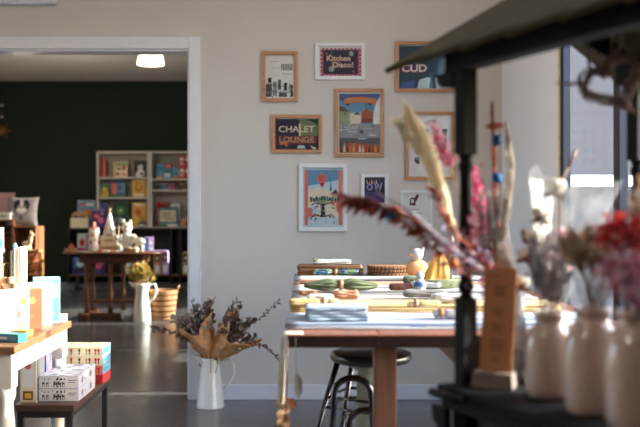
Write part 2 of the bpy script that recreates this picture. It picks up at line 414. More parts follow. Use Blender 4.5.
# ------------------------------------------------------------------ framed prints on the wall
def picture(px0, py0, px1, py1, label, fm, fw_px, items, mats=INK, matboard=None, group='framed prints on the wall'):
    cx, cy = (px0 + px1) / 2, (py0 + py1) / 2; k = F / YW
    w, h, t = (px1 - px0) / k, (py1 - py0) / k, fw_px / k
    o = thing('framed_print', label, 'picture', (X(cx, YW), YW, Z(cy, YW)), group=group)
    f = MB(); a, c = w / 2, h / 2
    f.box(-a, -.026, -c, -a + t, 0, c); f.box(a - t, -.026, -c, a, 0, c); f.box(-a + t, -.026, -c, a - t, 0, -c + t); f.box(-a + t, -.026, c - t, a - t, 0, c)
    f.build('frame', fm, o, bevel=.003)
    conv = lambda p: ((p[0] - cx) / k, (cy - p[1]) / k)
    its = []
    for it in items:
        if it[0] == 'r': p, q = conv((it[1], it[4])), conv((it[3], it[2])); its.append(('r', p[0], p[1], q[0], q[1], it[5]))
        elif it[0] == 'c': p = conv((it[1], it[2])); its.append(('c', p[0], p[1], it[3] / k, it[4] / k, it[5]))
        else: its.append(('p', [conv(p) for p in it[1]], it[2]))
    m = MB(); m.box(-a + t, -.006, -c + t, a - t, 0, c - t); base = [matboard or INK['white']]
    m2 = MB(); ms = art(m2, its, mats, y=-.0085)
    m.build('mount', base[0], o)
    p = m2.build('print', ms, o)
    g = MB(); g.box(-a + t, -.018, -c + t, a - t, -.016, c - t); g.build('glazing', GLASSP, o)
    return o, p, (lambda x, y: ((x - cx) / k, -.0135, (cy - y) / k)), 1 / k
GLASSP = glassy('picture_glass', (250, 250, 250), refl=0.012, rough=0.03)
WFR = mat('white_picture_frame', (226, 226, 226), 0.45, var=0.02)
rr = random.Random(3)

# 1 black and white cafe drawing
it = [('r', 266, 56, 294, 98, 'white')]
for i in range(7): it.append(('r', 281.3 + i * 1.7, 65 + (i % 3) * .5, 282.3 + i * 1.7, 70.5, 'black')); it.append(('c', 281.8 + i * 1.7, 64.8, .6, .7, 'black'))
for (a, b, c) in ((269, 61.5, 279), (272, 68, 279), (282, 74, 291)): it.append(('r', a, b, c, b + .5, 'grey'))
for (x0, y0, x1, y1, c) in ((266, 84, 272, 97, 'dgrey'), (268, 78, 271.5, 83, 'black'), (273, 82, 277, 96, 'grey'), (278, 80, 281, 90, 'dgrey'), (279, 92, 287, 97, 'dgrey'), (284, 83, 287, 91, 'black'), (289, 84, 291, 93, 'grey'), (266, 92, 294, 93, 'grey'), (274, 86, 284, 86.7, 'black')): it.append(('r', x0, y0, x1, y1, c))
it += [('p', [(290, 97), (292, 85), (293.5, 97)], 'dgreen'), ('c', 291.8, 87, 1.4, 2, 'dgreen'), ('c', 270, 79, 1.8, 1.2, 'black')]
for i in range(26): x = 267 + rr.random() * 22; y = 83 + rr.random() * 13; it.append(('r', x, y, x + .4 + rr.random(), y + .4 + rr.random() * 2, rr.choice(['black', 'dgrey', 'grey'])))
picture(262, 52, 298, 102, 'oak framed black and white drawing, topmost left of the wall of prints', OAK, 3.3, it)
# 2 kitchen disco
it = [('r', 320.5, 48.5, 361, 77, 'pink')]
for i in range(20):
    for yy in (48.5, 75.4): it.append(('r', 320.5 + i * 2.02, yy, 321.5 + i * 2.02, yy + 1.6, 'maroon' if i % 2 else 'white'))
for i in range(14):
    for xx in (320.5, 359.4): it.append(('r', xx, 48.7 + i * 2.02, xx + 1.6, 49.7 + i * 2.02, 'maroon' if i % 2 else 'white'))
it += [('r', 323, 50.3, 358, 74.3, 'maroon'), ('r', 324.3, 50.3, 356.5, 74.3, 'navy'), ('c', 351.2, 54, 2.5, 2.5, 'grey'), ('c', 331.5, 69.2, 3, 3, 'grey'), ('r', 351, 50.3, 351.3, 52, 'grey'), ('r', 331.3, 50.3, 331.6, 66.5, 'grey')]
for cx_, cy_, s in ((351.2, 54, 2.5), (331.5, 69.2, 3)):
    for i in range(10): a = rr.random() * 6.28; q = rr.random() * s * .75; it.append(('r', cx_ + q * math.cos(a) - .3, cy_ + q * math.sin(a) - .3, cx_ + q * math.cos(a) + .3, cy_ + q * math.sin(a) + .3, rr.choice(['white', 'pale', 'dgrey'])))
for (x_, y_, c) in ((326.5, 54, 'coral'), (353.5, 72, 'coral'), (330, 56, 'pale')): it.append(('p', [(x_ - 1, y_), (x_, y_ - 1.3), (x_ + 1, y_), (x_, y_ + 1.3)], c))
o, p, L, u = picture(315, 43, 365, 80, 'white framed kitchen disco print with a pink border, top centre of the wall', WFR, 3.6, it)
text('Kitchen', 7.4 * u, INK['coral'], o, L(338.8, 59.2), sx=1.05, bold=.0006); text('Kitchen', 7.4 * u, INK['cream'], o, tuple(v - d for v, d in zip(L(338.4, 58.8), (0, .0006, 0))), sx=1.05, bold=.0003)
text('Disco!', 7.4 * u, INK['coral'], o, L(343.2, 65.6), sx=1.1, bold=.0006); text('Disco!', 7.4 * u, INK['cream'], o, tuple(v - d for v, d in zip(L(342.8, 65.2), (0, .0006, 0))), sx=1.1, bold=.0003)
# 3 dark blue CUD
it = [('r', 399, 46, 454, 89, 'petrol'), ('p', [(417, 89), (419, 80), (427, 77.5), (430, 78), (429, 89)], 'pale'), ('p', [(436, 89), (435, 78), (452, 79), (452, 89)], 'pale'), ('p', [(399, 89), (402, 83), (415, 80), (414, 89)], 'blue')]
o, p, L, u = picture(395, 42, 458, 92, 'oak framed dark blue print lettered CUD, partly behind the cart roof', OAK, 3.2, it)
text('CUD', 10.5 * u, INK['red'], o, L(413.3, 69.3), sx=1.15, bold=.0022); text('CUD', 10.5 * u, INK['white'], o, tuple(v - d for v, d in zip(L(414.2, 68.8), (0, .0006, 0))), sx=1.12, bold=.0014)
it = None
for i in range(7): pass
# 4 chalet lounge
it = [('r', 275.5, 119, 318.5, 150, 'navy'), ('p', [(299, 119), (318.5, 119), (318.5, 138), (300, 138)], mat('ink_moss', (112, 122, 84))), ('p', [(306, 119), (318.5, 119), (318.5, 126), (312, 122)], 'dgreen'), ('r', 299, 124, 300.5, 137, 'cream'),
      ('r', 275.5, 136, 318.5, 145.5, 'maroon'), ('p', [(276, 145), (318.5, 144), (318.5, 150), (276, 150)], 'navy'), ('p', [(280, 143), (285, 140.5), (288.5, 143), (287, 147), (284, 144.5), (280, 145)], 'orange'), ('p', [(297, 148.5), (298.5, 145.5), (304, 145.5), (305.5, 148.5)], 'pale'), ('p', [(310, 145.5), (317, 148.5), (313, 149)], 'cream')]
for i in range(13): it.append(('r', 287 + i * 2.3, 137, 288.4 + i * 2.3, 143.5, 'rust' if i % 2 else 'brown'))
o, p, L, u = picture(272, 115, 322, 153, 'oak framed chalet lounge poster in navy and rust, left of the market square print', OAK, 3.3, it)
text('CHALET', 8.6 * u, INK['cream'], o, L(296.5, 129.6), sx=1.13, bold=.0006); text('LOUNGE', 8.4 * u, INK['tan'], o, L(296.5, 140), sx=1.04, bold=.0006)
# 5 market square
it = [('r', 337.5, 92, 381, 154.5, 'white'), ('r', 339, 94, 380, 153, 'sky'), ('r', 339, 94, 380, 101, 'blue'), ('p', [(380, 96), (376, 103), (373.5, 113), (373, 126), (380, 126)], 'white'), ('p', [(339, 107), (345, 108), (350, 113), (350, 126), (339, 126)], 'sage'), ('p', [(339, 106), (344, 107), (349, 112), (339, 111.5)], 'brown'), ('r', 339, 124, 380, 153, 'grey'), ('r', 350, 113, 361, 124, 'cream'), ('p', [(353, 115), (357, 112), (361, 115)], 'brown'),
      ('r', 361.5, 112, 372.5, 123, 'rust'), ('p', [(360.5, 113), (367, 108.5), (373.5, 113)], 'rust'), ('r', 365.7, 103, 366.4, 110, 'brown'), ('r', 339, 138, 380, 153, 'dgrey'), ('p', [(339, 148), (350, 143), (380, 145), (380, 153), (339, 153)], 'rust')]
for i in range(4): it.append(('r', 362.8 + i * 2.5, 119, 364.2 + i * 2.5, 123, 'maroon'))
for i in range(12): x = 340 + i * 3.1; it.append(('p', [(x, 152), (x + 1.2, 141 + rr.random() * 4), (x + 2.4, 152)], rr.choice(['white', 'cream', 'orange', 'red', 'black', 'yellow'])))
for i in range(22): x = 340 + rr.random() * 33; y = 112 + rr.random() * 24; it.append(('r', x, y, x + .5 + rr.random() * 1.6, y + .5 + rr.random() * 2, rr.choice(['white', 'cream', 'brown', 'grey', 'dgrey', 'maroon'])))
for i in range(14): y = 127 + rr.random() * 12; x = 340 + rr.random() * 32; it.append(('r', x, y, x + 4 + rr.random() * 5, y + .5, rr.choice(['pale', 'dgrey', 'white'])))
for i in range(3): it.append(('r', 359.5 + i * 1.4, 130 + i * .4, 360.4 + i * 1.4, 134, 'navy'))
it += [('p', [(344, 99), (351, 97.4), (360, 97), (369, 97.6), (376, 99), (376, 104.6), (369, 103.2), (360, 102.6), (351, 103), (344, 104.6)], 'orange'), ('p', [(346, 104.3), (349, 103.4), (350, 105.5), (347, 106)], 'navy'), ('p', [(368, 103), (372, 104), (371, 106), (368.5, 105)], 'navy')]
for i in range(11): it.append(('r', 347 + i * 2.5, 99.2, 348.4 + i * 2.5, 101.6, 'tan'))
picture(335, 89, 384, 157, 'oak framed town square poster under an orange banner, centre of the wall', OAK, 3.2, it)
# 6 grid of heads
it = [('r', 409, 116, 451, 176.5, 'white')]
for r_ in range(4):
    for c_ in range(4):
        x, y = 417 + c_ * 9, 132 + r_ * 9.4; c = rr.choice(['black', 'dgrey', 'grey', 'dgrey'])
        it += [('c', x, y, 2.7, 3.2, c), ('r', x - 1.2 + rr.random(), y + 2, x + 2.6, y + 3.8, c), ('c', x + rr.uniform(-1, 1), y - 1.6, 3, 1.6, rr.choice(['black', 'dgrey', 'grey']))]
it.append(('r', 428, 120, 436, 124, 'grey'))
picture(405, 112, 455, 180, 'oak framed print of rows of black and grey heads behind the pampas grass', OAK, 3.2, it)
# 7 balloon and lovers of paper: red bordered print
it = [('r', 303, 168, 343.5, 227, 'pale'), ('r', 304.5, 170, 308, 225, 'coral'), ('r', 338.5, 170, 342, 225, 'coral'), ('r', 308, 170, 338.5, 192, 'pale'), ('p', [(308, 170), (338.5, 170), (338.5, 180), (308, 186)], 'sky'), ('c', 322, 178.5, 4.8, 5, 'coral'), ('p', [(319, 183), (325, 183), (323, 187), (321, 187)], 'red'), ('r', 330.2, 177, 331, 192, 'teal'), ('p', [(329, 192), (330.6, 182), (332.3, 192)], 'teal'), ('p', [(308, 192), (318, 187), (330, 191), (338, 190), (338, 198), (308, 198)], 'cream'), ('p', [(331, 194), (336, 189), (338, 194)], 'navy'),
      ('r', 308, 197, 338.5, 218, 'cream'), ('p', [(308, 208), (318, 204), (316, 218), (308, 218)], 'coral'), ('p', [(330, 200), (338.5, 202), (338.5, 212), (333, 212)], 'coral'), ('p', [(310, 206), (316, 203), (320, 212), (314, 216)], 'pale'), ('p', [(327, 205), (336, 203), (337, 213), (329, 215)], 'cream'), ('p', [(322, 200), (324, 200), (325.5, 217), (320.5, 217)], 'black'), ('p', [(309, 198), (337, 198), (323, 204)], 'sage'), ('r', 309, 217, 338, 224, 'pale')]
for i in range(11): a = i / 10.; it.append(('r', 310 + a * 27, 196 + 6 * abs(.5 - a) * (1 if i % 2 else .3), 312 + a * 27, 200 + 4 * abs(.5 - a), rr.choice(['dgreen', 'teal', 'black'])))
for i in range(46): x = 309 + rr.random() * 28; y = 196 + rr.random() * 27; it.append(('r', x, y, x + .6 + rr.random() * 1.4, y + .5 + rr.random() * 1.5, rr.choice(['black', 'navy', 'red', 'teal', 'white', 'sky'])))
for s in (-1, 1):
    for r_ in range(2): it.append(('p', [(323 + s * q, 204 + r_ * 12 + v) for q, v in ((1, 0), (8, -2), (12, 1), (11.4, 2), (8, -.8), (1, 1.4))], 'black'))
for i in range(5): it.append(('c', 320 + (i % 3) * 2, 176 + i, .8, .8, 'red'))
picture(299, 164, 347, 231, 'white framed balloon print with red side borders, lowest on the wall', WFR, 3.8, it)
# 8 small purple print
it = [('r', 364.5, 177.5, 384.5, 203, 'purple'), ('r', 364.5, 177.5, 384.5, 192, 'navy'), ('c', 369.5, 187, 3.1, 3.4, 'lilac'), ('c', 369.5, 187, 1.7, 2, 'navy')]
for i in range(5): it.append(('p', [(367 + i * 2.2, 184), (366.2 + i * 2.4, 178.8 + (i % 2)), (368 + i * 2.3, 183.5)], 'coral' if i % 2 else 'cream'))
it += [('p', [(374, 183), (376, 191), (378, 186), (380, 191), (382.5, 183), (381, 183), (379.8, 188), (378.4, 183.5), (377.4, 183.5), (376.2, 188), (375.4, 183)], 'lilac')]
picture(361, 174, 388, 210, 'small white framed purple print just right of the balloon print', WFR, 3.3, it)
# 9 small white print with a figure
it = [('r', 403.5, 193.5, 429, 222.5, 'white'), ('c', 412.5, 201, 3, 3.4, 'black'), ('c', 412.3, 201.2, 1.6, 2, 'white'), ('p', [(413.5, 199), (417, 193.8), (419, 196), (415.5, 202)], 'maroon'), ('r', 409.5, 203, 415.5, 205.4, 'maroon'), ('r', 408, 209, 420, 209.8, 'grey'), ('r', 408, 213, 422, 213.8, 'grey')]
picture(400, 190, 432, 226, 'small white framed print of a black figure behind the leaf spray', WFR, 3, it)
# ------------------------------------------------------------------ books, boxes
def book(label, loc, rz, w, h, t, cover, items=(), spine=None, group=None, lean=0.0, pages=True, name='picture_book', cat='book'):
    """book standing on its lower edge: front cover faces local -y, spine on local -x; origin at middle of the foot"""
    o = thing(name, label, cat, loc, rz, group, rot=(lean, 0, rz))
    c = MB(); a = w / 2
    c.box(-a, -t / 2, 0, a, -t / 2 + .0025, h); c.box(-a, t / 2 - .0025, 0, a, t / 2, h); c.box(-a, -t / 2 + .0025, 0, -a + .003, t / 2 - .0025, h, mi=1)
    c.build('cover', [cover, spine or cover], o)
    MB().box(-a + .003, -t / 2 + .0025, .003, a - .004, t / 2 - .0025, h - .003).build('pages', PAGES, o)
    if items:
        m = MB(); ms = art(m, [tuple([i[0]] + ([v for v in i[1:]] if i[0] != 'p' else [i[1], i[2]])) for i in scale_items(items, w, h)], INK, y=-t / 2 - .0004)
        m.build('cover_print', ms, o)
    return o
def scale_items(items, w, h):
    out = []
    for i in items:
        if i[0] == 'r': out.append(('r', (i[1] - .5) * w, i[2] * h, (i[3] - .5) * w, i[4] * h, i[5]))
        elif i[0] == 'c': out.append(('c', (i[1] - .5) * w, i[2] * h, i[3] * w, i[4] * w, i[5]))
        else: out.append(('p', [((q[0] - .5) * w, q[1] * h) for q in i[1]], i[2]))
    return out
def carton(label, loc, rz, w, d, h, body, front=None, side=None, top=None, name='puzzle_box', cat='box', group=None, lid=0.45):
    """box with a lid; front faces local -y, side faces +x, origin at middle of its bottom"""
    o = thing(name, label, cat, loc, rz, group)
    a, b = w / 2, d / 2; e = .0008
    MB().box(-a + e, -b + e, 0, a - e, b - e, h * lid).build('base', body, o, bevel=.0015)
    MB().box(-a, -b, h * lid + .0006, a, b, h).build('lid', body, o, bevel=.0015)
    if front:
        m = MB(); ms = art(m, scale_items(front, w, h), INK, y=-b - .0005); m.build('front_print', ms, o)
    if side:
        m = MB(); ms = art(m, scale_items(side, d, h), INK, y=-a - .0005); q = m.build('side_print', ms, o, rz=PI / 2)
    if top:
        m = MB(); m.box(-a + .004, -b + .004, h, a - .004, b - .004, h + .0006); m.build('top_print', top, o)
    return o

# ------------------------------------------------------------------ white display table with brown top
tx0, tx1, ty0, ty1, TH = -2.3, -1.064, 3.27, 4.07, .75
dt = thing('display_table', 'white legged display table with worn brown top at the left edge of the shop', 'table', ((tx0 + tx1) / 2, (ty0 + ty1) / 2, 0))
w2, d2 = (tx1 - tx0) / 2, (ty1 - ty0) / 2
MB().box(-w2, -d2, TH - .03, w2, d2, TH).build('tabletop', wood('worn_table_top', (110, 76, 50), (140, 100, 68), 0.5), dt, bevel=.004)
TW = mat('white_painted_wood', (214, 208, 196), 0.55, var=0.06, scale=12)
ap = MB()
for s in (-1, 1): ap.box(-w2 + .05, s * (d2 - .045) - .011, TH - .11, w2 - .05, s * (d2 - .045) + .011, TH - .03); ap.box(s * (w2 - .045) - .011, -d2 + .056, TH - .11, s * (w2 - .045) + .011, d2 - .056, TH - .03)
ap.build('apron', TW, dt)
for sx in (-1, 1):
    for sy in (-1, 1):
        l = MB(); s = .034
        l.box(-s, -s, TH - .16, s, s, TH - .03); l.lathe([(.022, 0), (.03, .03), (.024, .1), (.034, .45), (.026, .53), (.036, .56), (.036, TH - .16)], 16)
        l.build('leg', TW, dt, loc=(sx * (w2 - .05), sy * (d2 - .05), 0), bevel=.003)
tz = TH + .0005
ART_A = [('r', 0, 0, 1, 1, 'pale'), ('c', .4, .6, .3, .3, 'sky'), ('p', [(.1, 0), (.5, .5), (.9, 0)], 'yellow'), ('c', .7, .75, .12, .12, 'orange')]
G1 = 'books and boxes along the display table'
carton('flat cyan box lying at the near corner of the display table', (-1.117, 3.40, tz), R(-20), .1, .055, .032, INK['teal'], [('r', .05, .2, .95, .8, 'sky'), ('r', .1, .35, .5, .65, 'white')], name='card_box', group=G1)
carton('small yellow box lying behind the flat cyan box', (-1.131, 3.56, tz), R(-12), .075, .05, .024, INK['yellow'], [('r', .1, .2, .6, .8, 'orange')], name='card_box', group=G1)
book('large white board book with pale print, nearest of the standing books on the display table', (-1.225, 3.60, tz), R(52), .13, .18, .014, INK['white'], [('r', .05, .04, .95, .96, 'white'), ('r', .1, .1, .9, .3, 'cream'), ('c', .5, .62, .22, .22, 'pale')], group=G1)
book('cream floral patterned book standing between white board book and orange book', (-1.20, 3.70, tz), R(50), .12, .175, .018, INK['cream'], [('c', .2, .2, .1, .1, 'yellow'), ('c', .5, .4, .14, .14, 'coral'), ('c', .75, .7, .12, .12, 'yellow'), ('c', .3, .78, .1, .1, 'sky'), ('c', .7, .15, .1, .1, 'sage')], group=G1)
book('orange book with yellow flecks standing upright mid table', (-1.175, 3.79, tz), R(38), .11, .17, .03, INK['rust'], [('r', .04, .03, .96, .97, mat('burnt_orange', (150, 72, 30), .6)), ('r', .15, .1, .3, .9, 'brown'), ('c', .6, .7, .14, .14, 'orange'), ('c', .55, .3, .1, .1, 'rust')], group=G1)
book('tall white book with grey pattern standing just before the blue book', (-1.16, 3.885, tz), R(42), .12, .19, .014, INK['white'], [('r', .1, .1, .9, .9, 'cream'), ('c', .3, .7, .12, .12, 'coral'), ('c', .65, .5, .1, .1, 'lilac'), ('c', .4, .25, .1, .1, 'sage')], group=G1)
book('pale blue square book standing at the far end of the display table', (-1.155, 3.985, tz), R(24), .115, .205, .045, mat('book_blue', (140, 178, 200), .5), [('r', .06, .05, .94, .95, 'sky'), ('r', .12, .55, .88, .85, 'pale'), ('r', .2, .2, .8, .24, 'white')], group=G1, spine=INK['teal'])
carton('white flat box lying at the far corner of the display table', (-1.108, 4.03, tz), R(-5), .055, .06, .032, INK['white'], [('r', .1, .3, .9, .5, 'pale')], name='card_box', group=G1, lid=.5)
# riser crate on the table with a second row
rz_ = thing('wooden_riser', 'low open wooden riser box carrying books at back of display table', 'crate', (-1.40, 3.88, tz))
r = MB(); rh = .165
r.box(-.2, -.1, 0, -.185, .1, rh - .012); r.box(.165, -.1, 0, .18, .1, rh - .012); r.box(-.185, .088, 0, .165, .1, rh - .012); r.box(-.2, -.1, rh - .012, .18, .1, rh)
r.build('box_frame', PINE, rz_, bevel=.002)
r = MB(); r.box(-.184, -.1, .0, .164, -.09, .05); r.build('front_board', CRATEW, rz_, bevel=.002)
uz = tz + rh + .0005
G2 = 'upright books on the wooden riser'
book('slim dark green spined book standing on the riser', (-1.263, 3.885, uz), R(-86), .12, .165, .014, INK['dgreen'], spine=INK['sage'], group=G2)
book('tall white book with grey lettering like marks on the riser, beside the green one', (-1.244, 3.888, uz), R(-86), .12, .175, .019, INK['white'], [('r', .1, .1, .9, .9, 'white')], group=G2)
book('thin cream book at the right end of the riser row', (-1.2295, 3.89, uz), R(-86), .12, .18, .007, INK['cream'], group=G2)
bx = thing('orange_wood_box', 'small orange wooden display box on the riser at the photo left edge', 'box', (-1.345, 3.83, uz))
b = MB(); b.box(-.055, -.05, 0, .05, .06, .008); b.box(-.055, -.05, .008, -.045, .06, .1); b.box(.04, -.05, .008, .05, .06, .1); b.box(-.045, .05, .008, .04, .06, .1); b.build('box_body', PINE, bx, bevel=.002)
MB().box(-.044, -.05, .008, .02, -.042, .095).build('door', INK['rust'], bx, bevel=.002)
MB().box(-.06, -.055, .1, .055, .065, .108).build('top_board', PINE, bx, bevel=.002)
carton('grey patterned box on top of the orange wooden box', (-1.335, 3.83, uz + .1085), 0, .075, .06, .06, patch('grey_pattern', [(150, 150, 150), (210, 206, 200), (120, 120, 126)], 60), name='card_box', lid=.7)
book('white and cyan book standing upon the grey patterned box', (-1.335, 3.83, uz + .169), R(20), .08, .095, .012, INK['white'], [('r', .08, .06, .92, .5, 'sky'), ('c', .5, .72, .2, .2, 'teal')])
cr = thing('crystal_ornament', 'pale blue crystal ornament standing on the green spined book', 'ornament', (-1.263, 3.885, uz + .1652))
c = MB(); c.lathe([(.006, 0), (.012, .012), (.009, .022), (0, .034)], 6, smooth=False); c.build('crystal', mat('blue_crystal', (150, 210, 235), .1, trans=.4), cr)
# tray of wooden pieces in front on the riser
tr_ = thing('wooden_tray', 'shallow wooden tray lying on two upright books', 'tray', (0, 0, 0))
bpy.data.objects.remove(tr_)
G3 = 'loose wooden shapes on the riser front'
shapes = ['wooden disc shape', 'wooden arch shape', 'wooden block shape']
for i in range(7):
    o = MB(); k = i % 3
    if k == 0: o.lathe([(.013, 0), (.014, .003), (.014, .023), (.012, .026)], 14)
    elif k == 1: o.prism([(-.015, 0), (-.015, .012), (-.010, .022), (0, .026), (.010, .022), (.015, .012), (.015, 0), (.01, 0), (.008, .01), (0, .014), (-.008, .01), (-.01, 0)], -.006, .006)
    else: o.box(-.013, -.009, 0, .013, .009, .026)
    x = -1.56 + i * .03; y = 3.797
    q = o.build('wooden_shape', mat('wood_pinkish' if i % 2 else 'wood_pale', (214, 160, 130) if i % 2 else (222, 190, 150), .6), None, bevel=.001, loc=(-1.335 + (i % 4) * .033 + (.016 if i > 3 else 0), 3.797, uz + (.0265 if i > 3 else 0)), rz=rr.random() * .3)
    tag(q, ['pale wooden disc', 'pinkish wooden arch', 'pale wooden block', 'pinkish wooden disc', 'pale wooden arch', 'pinkish wooden block', 'second pale wooden disc'][i] + (' lying loose along the front edge of the riser' if i < 4 else ' lying on the other wooden shapes at the riser front'), 'toy', G3)

# ------------------------------------------------------------------ low bench with puzzle boxes
BZ = .45
bn = thing('low_bench', 'low bench with dark wooden top and black metal legs beside display table', 'bench', (-1.07, 4.02, 0))
MB().box(-.125, -.355, BZ - .028, .12, .335, BZ).build('bench_top', wood('dark_bench_top', (62, 40, 32), (86, 58, 44), .4, axis=(12, 1, 12)), bn, bevel=.004)
f = MB(); f.box(-.115, -.345, BZ - .055, .11, -.322, BZ - .028); f.box(-.115, .302, BZ - .055, .11, .325, BZ - .028); f.box(-.115, -.322, BZ - .055, -.092, .302, BZ - .028); f.box(.087, -.322, BZ - .055, .11, .302, BZ - .028)
f.build('frame', BLACKM, bn)
for sx, sy in ((-.115, -.345), (.087, -.345), (-.115, .302), (.087, .302)):
    MB().box(0, 0, 0, .023, .023, BZ - .055).build('leg', BLACKM, bn, loc=(sx, sy, 0))
bz = BZ + .0005
DOG = patch('dog_print', [(158, 158, 170), (166, 166, 176), (150, 150, 162), (50, 50, 58), (160, 160, 170), (110, 110, 120)], 45)  # top print greyed: shade on the box tops is put into the colour
def dogfront(seed):
    q = random.Random(seed); it = [('r', .01, .03, .99, .97, 'white')]
    for (x, s) in ((.12, .035), (.22, .03), (.42, .05), (.52, .05), (.62, .035)):
        it += [('c', x, .45, s, s * .9, 'black'), ('c', x + s * .9, .75, s * .5, s * .6, 'black'), ('r', x - s, .12, x - s * .5, .45, 'dgrey'), ('r', x + s * .4, .12, x + s * .8, .4, 'black'), ('c', x + .01, .5, s * .4, s * .4, 'white')]
    for i in range(8): x = q.random() * .66; it.append(('r', x, .7 + q.random() * .2, x + .03, .8 + q.random() * .14, q.choice(['grey', 'dgrey', 'lilac'])))
    it += [('r', .74, .62, .95, .7, 'grey'), ('r', .74, .48, .92, .54, 'grey')]
    return it
G4 = 'dog print puzzle boxes'
for n in range(2):
    carton(('upper' if n else 'lower') + ' white puzzle box printed with black dogs, nearest pair on the bench', (-1.031, 3.885, bz + n * .0535), 0, .168, .30, .053, mat('cool_white_card', (168, 168, 180), .6, var=.03), dogfront(n), [('c', .2, .5, .05, .05, 'dgrey'), ('c', .4, .4, .04, .04, 'grey'), ('c', .7, .55, .05, .05, 'dgrey')], DOG, group=G4)  # white card darkened, with the shade over the bench in its colour
BOT = patch('garden_print', [(206, 196, 160), (170, 176, 140), (224, 212, 178), (150, 140, 110), (216, 206, 170)], 40)
def botfront(c, seed):
    q = random.Random(seed); it = [('r', .01, .04, .99, .96, c), ('r', .02, .15, .16, .85, 'sage'), ('c', .09, .5, .04, .05, 'dgreen')]
    for (x, k) in ((.24, 'maroon'), (.38, 'red'), (.54, 'dgreen'), (.68, 'tan'), (.74, 'brown'), (.86, 'red'), (.92, 'red')): it += [('r', x - .006, .12, x + .006, .6, 'dgrey'), ('c', x, .66, .024, .03, k), ('r', x - .02, .3, x + .02, .4, k)]
    it.append(('r', .2, .85, .6, .9, 'tan'))
    return it
G5 = 'stack of garden puzzle boxes'
for n, (lb, c) in enumerate((('red fronted garden puzzle box at the bottom of the far stack', 'red'), ('cream and red garden puzzle box, second from bottom in the far stack', 'coral'), ('cream garden puzzle box with cyan side, second from top of the far stack', 'cream'), ('cream garden puzzle box with cyan side, topmost of the far stack', 'cream'))):
    carton(lb, (-1.05, 4.20, bz + n * .0425), R(0), .235, .165, .042, INK[c], botfront(c, n), [('r', 0, .02, 1, .98, 'sky'), ('r', .1, .3, .7, .6, 'teal')] if n else [('r', 0, .02, 1, .98, 'red')], BOT, group=G5)
carton('narrow upright cream box standing at the left end of the bench', (-1.152, 3.77, bz), 0, .07, .12, .218, CREAM, [('r', .05, .02, .95, .98, 'cream'), ('r', .2, .05, .8, .22, 'brown'), ('r', .3, .08, .7, .18, 'yellow'), ('r', .15, .3, .85, .9, 'white'), ('c', .5, .7, .2, .2, 'coral')], [('r', .02, .02, .98, .98, 'dgrey')], name='card_box')
carton('upright box with a blue and purple picture behind the narrow cream box', (-1.145, 3.885, bz), 0, .065, .09, .2, patch('blue_purple_art', [(70, 90, 140), (100, 70, 120), (40, 60, 110), (150, 100, 120), (110, 130, 150)], 35), name='card_box', lid=.9)

# ------------------------------------------------------------------ back room: crate stack with cushion and wooden toys (Y about 11)
CY = 11.0
def crate(label, loc, w, d, h, group):
    o = thing('wooden_crate', label, 'crate', loc, 0, group); t = .018
    b = MB(); b.box(-w / 2, -d / 2, 0, -w / 2 + t, d / 2, h); b.box(w / 2 - t, -d / 2, 0, w / 2, d / 2, h); b.build('side_panel', CRATEW, o, bevel=.003)
    b = MB(); b.box(-w / 2 + t, -d / 2, 0, w / 2 - t, d / 2, t); b.build('bottom_board', CRATEW, o)
    b = MB(); b.box(-w / 2 + t, -d / 2, h - t, w / 2 - t, d / 2, h); b.build('top_board', CRATEW, o)
    for i in range(3): MB().box(-w / 2 + t, d / 2 - .014, t + .012 + i * (h - 2 * t) / 3, w / 2 - t, d / 2, t + (i + 1) * (h - 2 * t) / 3 - .01).build('back_slat', CRATEW, o)
    return o
cxx = X(24.5, CY)
G6 = 'stacked wooden crates in the back room'
crate('brown wooden crate on the floor at the bottom of the stack under the dog cushion', (cxx, CY + .16, 0), .29, .34, .54, G6)
crate('brown wooden crate right under the dog cushion', (cxx, CY + .16, .541), .29, .34, .54, G6)
crate('tall brown wooden crate at far left, lower one carrying the small white box', (X(2, CY), CY + .16, 0), .27, .34, .58, G6)
crate('brown wooden crate with the small white box on it, far left', (X(2, CY), CY + .16, .581), .27, .34, .58, G6)
cz = 1.0815
cu = thing('cushion', 'pale grey cushion printed with a black and white dog face on the crates', 'cushion', (X(18.5, CY), CY + .12, cz), rot=(R(-14), 0, R(4)))
c = MB()
def cush(sgn):
    def fn(u, v):
        e = (1 - (2 * u - 1) ** 4) * (1 - (2 * v - 1) ** 4)
        pin = 1 - .10 * (1 - (2 * v - 1) ** 2); pin2 = 1 - .08 * (1 - (2 * u - 1) ** 2)
        return ((u - .5) * .40 * pin, sgn * .055 * e ** .6, .19 + (v - .5) * .38 * pin2)
    return fn
for sg in (-1, 1):
    n0 = 14; f0 = cush(sg)
    vs = [f0(i / n0, j / n0) for i in range(n0 + 1) for j in range(n0 + 1)]; fs = []
    for i in range(n0):
        for j in range(n0):
            a = i * (n0 + 1) + j; q = (a, a + n0 + 1, a + n0 + 2, a + 1); fs.append(q if sg < 0 else q[::-1])
    c.add(vs, fs, 0, True)
c.build('cover', mat('cushion_grey', (158, 156, 160), .9, bump=.2, bscale=200), cu)
def onc(x, z):
    u, v = x / .4 + .5, (z - .19) / .38 + .5; e = max(0, (1 - (2 * u - 1) ** 4) * (1 - (2 * v - 1) ** 4)); return (x, -.055 * e ** .6 - .003, z)
m = MB()
def dscpatch(cx_, cz_, rx, rz, mi, rot=0, n=18, lift=0):
    P = [onc(cx_, cz_)] + [onc(cx_ + rx * math.cos(t) * math.cos(rot) - rz * math.sin(t) * math.sin(rot), cz_ + rx * math.cos(t) * math.sin(rot) + rz * math.sin(t) * math.cos(rot)) for t in [2 * PI * i / n for i in range(n)]]
    P = [(p[0], p[1] - lift, p[2]) for p in P]
    m.add(P, [(0, 1 + i, 1 + (i + 1) % n) for i in range(n)], mi, True)
